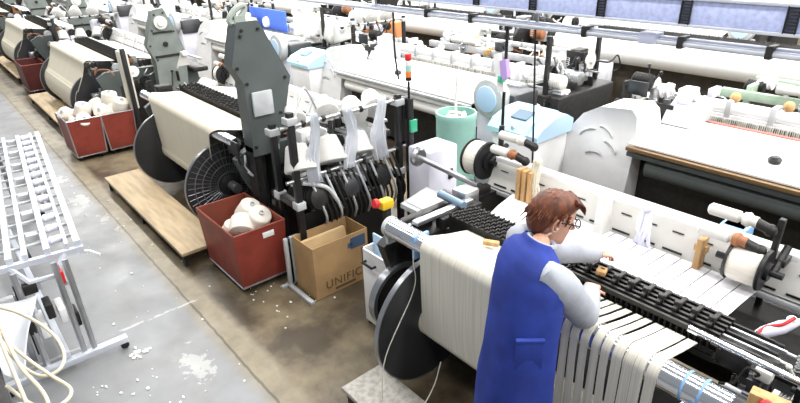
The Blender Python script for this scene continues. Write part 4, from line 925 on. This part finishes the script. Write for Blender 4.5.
# ------------------------------------------------------------------ the woman
def woman():
    Z0=.17
    f=V((.45,.893,0)); r=V((.893,-.45,0)); up=V((0,0,1))
    root=thing('person',(-1.22,1.66,Z0),'person in a royal blue sleeveless overall over pale grey sleeves, leaning over the loom','person')
    pel=V((-1.21,1.68,1.04)); ch=V((-1.25,1.78,1.43)); nk=V((-1.285,1.88,1.615))
    hc=V((-1.305,2.005,1.705))            # head centre
    hf=V((.60,.76,-.28)).normalized(); hr=hf.cross(up).normalized(); hu=hr.cross(hf).normalized()
    sR=V((-1.125,1.755,1.58)); sL=V((-1.43,1.93,1.585))
    eR=V((-1.09,2.00,1.285)); wR=V((-1.172,2.19,1.275)); eL=V((-1.435,2.23,1.385)); wL=V((-1.325,2.47,1.31))
    # skin skeleton
    vs=[];es=[];rs=[]
    def add(p,rad,par=None):
        vs.append(V(p)); rs.append(rad if isinstance(rad,tuple) else (rad,rad))
        if par is not None: es.append((par,len(vs)-1))
        return len(vs)-1
    p0=add(pel,(.15,.125)); a=add(pel.lerp(ch,.5),(.135,.115),p0); c=add(ch,(.15,.12),a); n0=add(nk-V((0,.03,.02)),(.065,.06),c); n1=add(nk.lerp(hc,.45),(.052,.052),n0)
    for s,e,w in ((sR,eR,wR),(sL,eL,wL)):
        k=add(c_:=ch.lerp(s,.6)-V((0,0,.01)),.05,c); k=add(s-V((0,0,.015)),.040,k); k=add(s.lerp(e,.5),.040,k); k=add(e,.042,k); k=add(e.lerp(w,.5),.037,k); add(w,.026,k)
    for sd in (1,-1):
        hip=pel+r*.09*sd-V((0,0,.10)); kn=V((-1.21,1.67,0))+r*.10*sd+V((0,0,.62)); an=V((-1.21,1.645,0))+r*.10*sd+V((0,0,Z0+.08))
        k=add(hip,.085,p0); k=add(hip.lerp(kn,.5),.072,k); k=add(kn,.055,k); k=add(kn.lerp(an,.4),.05,k); k=add(an,.035,k); add(an+f*.14-V((0,0,.045)),.032,k)
    def skin(name,vs,es,rs,lev,root0=0):
        me=bpy.data.meshes.new(name); me.from_pydata(vs,es,[]); o=bpy.data.objects.new(name,me); COL.objects.link(o)
        m=o.modifiers.new('s','SKIN'); m.use_smooth_shade=True; m.branch_smoothing=.6
        for i,sv in enumerate(me.skin_vertices[0].data): sv.radius=rs[i]; sv.use_root=(i==root0)
        q=o.modifiers.new('b','SUBSURF'); q.levels=lev; q.render_levels=lev
        dg=bpy.context.evaluated_depsgraph_get(); dg.update(); res=bpy.data.meshes.new_from_object(o.evaluated_get(dg)); bpy.data.objects.remove(o)
        return res
    body=MB()
    def addmesh(mb,me): mb.add([v.co for v in me.vertices],[tuple(p.vertices) for p in me.polygons])
    addmesh(body,skin('sk',vs,es,rs,2))
    # head: profiled rings
    rings=[]; n=24
    prof=[(-.125,.036,.045,.012),(-.105,.052,.064,.018),(-.075,.060,.078,.010),(-.04,.067,.088,.004),(0,.072,.095,-.002),(.04,.074,.098,-.006),(.075,.068,.090,-.008),(.10,.052,.070,-.008),(.115,.028,.038,-.008)]
    for z,wx,wy,oy in prof:
        ring=[]
        for i in range(n):
            t=2*PI*i/n; x=math.cos(t)*wx; y=math.sin(t)*wy+oy
            if math.sin(t)>.8 and z<.03: y+= .004
            ring.append(hc+hr*x+hf*y+hu*z)
        rings.append(ring)
    body.loft(rings)
    nb=hc+hf*.092+hu*.012; body.loft([[nb+hr*(.008*math.cos(t))+hu*(.006*math.sin(t)) for t in [2*PI*i/10 for i in range(10)]],[hc+hf*.104+hu*-.012+hr*(.010*math.cos(t))+hu*(.010*math.sin(t)) for t in [2*PI*i/10 for i in range(10)]],[hc+hf*.114-hu*.030+hr*(.014*math.cos(t))+hu*(.010*math.sin(t)) for t in [2*PI*i/10 for i in range(10)]],[hc+hf*.090-hu*.040+hr*(.014*math.cos(t))+hu*(.006*math.sin(t)) for t in [2*PI*i/10 for i in range(10)]]])
    for sd in (1,-1):   # ears
        ec=hc+hr*.074*sd-hf*.008-hu*.008; body.tube([ec+hf*.016*math.cos(t)+hu*.03*math.sin(t)+hr*sd*(.006-.004*math.cos(t)) for t in [2*PI*i/12 for i in range(12)]],.007,6,closed=True); body.ball(ec,(.010,.010,.02),8,6)
    # lips, chin
    body.tube([hc+hf*.082-hu*.066+hr*x for x in (-.022,-.01,0,.01,.022)],[.003,.006,.007,.006,.003],6); body.tube([hc+hf*.080-hu*.077+hr*x for x in (-.02,0,.02)],[.003,.007,.003],6); body.ball(hc+hf*.07-hu*.108,(.022,.022,.018),10,7)
    # hands
    def hand(w,dirv,palm_n,side):
        d=V(dirv).normalized(); nrm=(V(palm_n)-d*V(palm_n).dot(d)).normalized(); s=d.cross(nrm)*side
        v=[];e=[];q=[]
        def ad(p,rad,par=None):
            v.append(V(p)); q.append((rad,rad)); 
            if par is not None: e.append((par,len(v)-1))
            return len(v)-1
        b0=ad(w-d*.01,.024); m=ad(w+d*.035,.027,b0); m2=ad(w+d*.07,.026,m)
        addmesh(body,skin('h',v,e,q,1))
        # palm widening
        pr=[]
        for t,wd,th in ((0,.022,.018),(.03,.034,.016),(.06,.040,.015),(.085,.040,.012)):
            pr.append([w+d*t+s*wd*math.cos(a)+nrm*th*math.sin(a) for a in [2*PI*i/14 for i in range(14)]])
        body.loft(pr)
        for i,(o,l) in enumerate(((.030,.070),(.010,.078),(-.010,.072),(-.029,.056))):
            k0=w+d*.072+s*o; k1=k0+d*l*.45+nrm*.004; k2=k1+(d*.75+nrm*.66).normalized()*l*.35; k3=k2+(d*.45+nrm*.9).normalized()*l*.28
            body.tube([k0,k0.lerp(k1,.5),k1,k2,k3],[.0095,.009,.009,.0082,.0055],8,smooth=2)
        t0=w+d*.022+s*.022; t1=t0+(d*.6+s*.75+nrm*.25).normalized()*.042; t2=t1+(d*.9+s*.25+nrm*.4).normalized()*.032; t3=t2+(d*.8+nrm*.6).normalized()*.022
        body.tube([t0,t1,t2,t3],[.013,.011,.010,.006],8,smooth=3)
    hand(wR,(-.35,.80,-.15),(-.1,.1,-1),-1)
    hand(wL,(.25,.85,-.25),(.1,.1,-1),1)
    bo=obj('body',body,'skin',root,ang=80)
    # eyes, brows
    b=MB()
    for sd in (1,-1):
        b.ball(hc+hf*.083+hr*.031*sd+hu*.012,.011,10,7)
    ey=obj('eyes',b,'white',root); b=MB()
    for sd in (1,-1): b.ball(hc+hf*.0915+hr*.031*sd+hu*.010,.005,8,6)
    obj('pupils',b,'black',ey)
    # hair: cap of overlapping locks, short at the neck
    b=MB(); rings=[]
    for z,wx,yf,yb in ((-.075,.052,-.055,-.100),(-.055,.070,-.030,-.112),(-.02,.082,-.012,-.120),(.02,.087,.012,-.124),(.05,.087,.072,-.122),(.085,.080,.098,-.110),(.112,.062,.082,-.085),(.128,.035,.048,-.05),(.132,.012,.015,-.02)):
        cy=(yf+yb)/2; hy=(yf-yb)/2
        rings.append([hc+hr*math.cos(t)*wx+hf*(cy+math.sin(t)*hy)+hu*(z+.003*math.sin(t*9+z*40)) for t in [2*PI*i/28 for i in range(28)]])
    b.loft(rings); hob=obj('hair',b,'hair',root,ang=80)
    rnd=random.Random(6); b=MB()
    for k in range(90):
        t=rnd.uniform(0,2*PI); z=rnd.uniform(.0,.12); k2=math.sqrt(max(0,1-(z/.135)**2))
        st=hc+hr*math.cos(t)*.086*k2+hf*(-.012+math.sin(t)*.10*k2)+hu*(z+.004)
        front=math.sin(t)
        dn=.05 if front<.3 else .028
        p2=st+hr*math.cos(t)*.010+hf*(math.sin(t)*.010-.012)-hu*dn*.5; p3=st+hr*math.cos(t)*.012*(1 if z<.05 else 2)+hf*(math.sin(t)*.016-.02)-hu*dn
        b.tube([st,p2,p3],[.008,.009,.003],5,smooth=2)
    for k in range(14):
        x=-.06+.12*k/13; st=hc+hr*x+hf*.05+hu*.115; b.tube([st,st+hf*.045-hu*.012,st+hf*.052-hu*.045+hr*.01],[.008,.010,.003],5,smooth=3)
    obj('hair_locks',b,'hair',hob,ang=80)
    # glasses
    b=MB()
    for sd in (1,-1):
        g=hc+hf*.108+hr*.034*sd+hu*.008; b.tube([g+hr*.026*math.cos(t)+hu*.019*math.sin(t) for t in [2*PI*i/16 for i in range(16)]],.003,6,closed=True)
        b.tube([g+hr*.026*sd,hc+hf*.06+hr*.074*sd+hu*.012,hc-hf*.01+hr*.080*sd+hu*.012],.003,6)
    b.tube([hc+hf*.112+hr*.008+hu*.01,hc+hf*.116+hu*.012,hc+hf*.112-hr*.008+hu*.01],.003,6); obj('glasses',b,'black',root)
    # sleeves (jersey) and collar
    b=MB()
    for s,e,w,m in ((sR,eR,wR,1),(sL,eL,wL,-1)):
        s2=s.lerp(nk,.42)-V((0,0,.035)); pts=[s2,s-V((0,0,.004))+(s2-s)*.12,s.lerp(e,.18),s.lerp(e,.4),s.lerp(e,.6),s.lerp(e,.8),e,e.lerp(w,.25),e.lerp(w,.5),e.lerp(w,.75),w,w+(w-e).normalized()*.012]
        b.tube(pts,[.050,.070,.080,.082,.076,.073,.074,.067,.060,.054,.046,.042],16)
    obj('jersey_sleeves',b,'sleeve',root,ang=80)
    b=MB(); cb=nk-f*.015; ax=(hc-nk).normalized()
    b.tube([nk+ax*.022+ (r*math.cos(t)*.060+f*math.sin(t)*.060)-up*.025*math.sin(t) for t in [2*PI*i/20 for i in range(20)]],.014,8,closed=True); obj('collar',b,'sleeve',root)
    # overall
    b=MB(); rings=[]; n=36
    def ring(c,wx,wy,tilt=0.,lift=None):
        out=[]
        for i in range(n):
            t=2*PI*i/n; x=math.cos(t); y=math.sin(t)
            e=.82; sx=math.copysign(abs(x)**e,x); sy=math.copysign(abs(y)**e,y)
            w=max(0,min(1,(1.35-c.z)/.5)); fold=1+w*(.016*math.sin(5*t+c.z*4)+.010*math.sin(9*t-c.z*11))+.010*math.sin(3*t+c.z*26)*max(0,1-abs(c.z-1.12)/.28)+.005*math.sin(4*t-c.z*34)*max(0,1-abs(c.z-1.38)/.25)
            p=c+r*sx*wx*fold+f*sy*wy*fold+up*(tilt*sy)
            out.append(p)
        return out
    spec=[(V((-1.20,1.64,.42)),.225,.175,0),(V((-1.20,1.645,.55)),.220,.172,0),(V((-1.205,1.655,.72)),.212,.165,0),(V((-1.21,1.665,.90)),.205,.160,0),(V((-1.212,1.675,1.03)),.200,.155,0),(V((-1.22,1.70,1.17)),.188,.147,0),(V((-1.232,1.735,1.31)),.190,.143,-.01),(V((-1.248,1.77,1.43)),.198,.140,-.02),(V((-1.26,1.80,1.52)),.198,.130,-.03),(V((-1.268,1.825,1.575)),.182,.112,-.035),(V((-1.275,1.845,1.612)),.140,.090,-.035),(V((-1.282,1.865,1.632)),.082,.070,-.03),(V((-1.286,1.875,1.652)),.062,.058,-.03)]
    for q in range(len(spec)-1):
        a,b2=spec[q],spec[q+1]; sub=6 if q<6 else 3
        for u in range(sub):
            t=u/sub; rings.append(ring(a[0].lerp(b2[0],t),a[1]+(b2[1]-a[1])*t,a[2]+(b2[2]-a[2])*t,a[3]+(b2[3]-a[3])*t))
    rings.append(ring(*spec[-1]))
    b.loft(rings,cap=False); ov=obj('overall',b,'apron',root,ang=80); ov.modifiers.new('t','SOLIDIFY').thickness=.005
    pc=V((-1.228,1.725,1.28))+r*.180-f*.050; az=math.atan2(r.y,r.x)
    b=MB(); b.box(pc.x-.010,pc.x+.008,pc.y-.060,pc.y+.060,pc.z-.09,pc.z+.07,.007,rz=az-.25); b.box(pc.x-.012,pc.x+.011,pc.y-.062,pc.y+.062,pc.z+.055,pc.z+.072,.005,rz=az-.25); obj('pocket',b,'apron',ov)
    b=MB()
    for z in (.8,1.0): b.ball(V((-1.205,1.66,z))-r*0+f*.165,.008,8,6)
    b.ball(V((-1.21,1.66,1.03))+r*.15-f*.115,.006,8,6); obj('buttons',b,'pale',ov)
    # trousers and shoes
    b=MB()
    for sd in (1,-1):
        base=V((-1.21,1.655,0))+r*.10*sd; b.tube([pel+r*.085*sd-V((0,0,.12)),base+V((0,.0,.62)),base+V((0,-.01,.30)),base+V((0,-.01,Z0+.07))],[.098,.080,.072,.066],14,smooth=3)
    obj('trousers',b,'trouser',root)
    for sd in (1,-1):
        b=MB(); base=V((-1.21,1.645,Z0))+r*.10*sd; rr=[]
        for z,l,wd in ((0,.0,0),(.004,1,1),(.03,1,1),(.055,.85,.9),(.08,.55,.75)):
            rr.append([base+f*(.05+(.135*(l if math.sin(t)>0 else min(1,l+.25)))*math.sin(t))*1+r*(.045*wd*math.cos(t))+up*z for t in [2*PI*i/18 for i in range(18)]] if l else [base+f*.05+f*.12*math.sin(t)+r*.04*math.cos(t) for t in [2*PI*i/18 for i in range(18)]])
        b.loft(rr); obj('shoe',b,'shoe',root)
    # wristwatch, headset cord
    b=MB(); ax=(wL-eL).normalized(); u=ax.orthogonal().normalized(); w2=ax.cross(u); c=wL+ax*.018
    b.tube([c+(u*math.cos(t)+w2*math.sin(t))*.028 for t in [2*PI*i/16 for i in range(16)]],.006,6,closed=True); obj('wristwatch',b,'black',root)
    b=MB(); b.tube([hc+hr*.080-hu*.035-hf*.01,hc+hr*.07-hu*.07-hf*.04,hc-hu*.085-hf*.075,hc-hr*.07-hu*.07-hf*.04],.005,6,smooth=5); b.ball(hc+hr*.080-hu*.02,.007,8,6); obj('earplug_band',b,'offwhite',root)
woman()
# ------------------------------------------------------------------ light: rows of fluorescent lamps under the hall roof, plus an added uniform ambient fill
def lamp(x,y,z,lx,ly,e,col=(1,.98,.95)):
    d=bpy.data.lights.new('fluorescent_lamp','AREA'); d.shape='RECTANGLE'; d.size=lx; d.size_y=ly; d.energy=e; d.color=col
    o=bpy.data.objects.new('fluorescent_lamp',d); COL.objects.link(o); o.location=(x,y,z)
for y in (2.7,6.2,10.,15.,21.): lamp(-9,y,5.4,36,.5,1050 if y<5 else 1900)
lamp(-7,.0,5.4,30,.5,480)
w=bpy.data.worlds.new('ambient_fill'); S.world=w; w.use_nodes=True; w.node_tree.nodes['Background'].inputs[0].default_value=(.90,.95,1,1); w.node_tree.nodes['Background'].inputs[1].default_value=.30
S.view_settings.view_transform='Standard'; S.view_settings.look='None'; S.view_settings.exposure=.30; S.view_settings.gamma=1
S.view_settings.use_curve_mapping=False
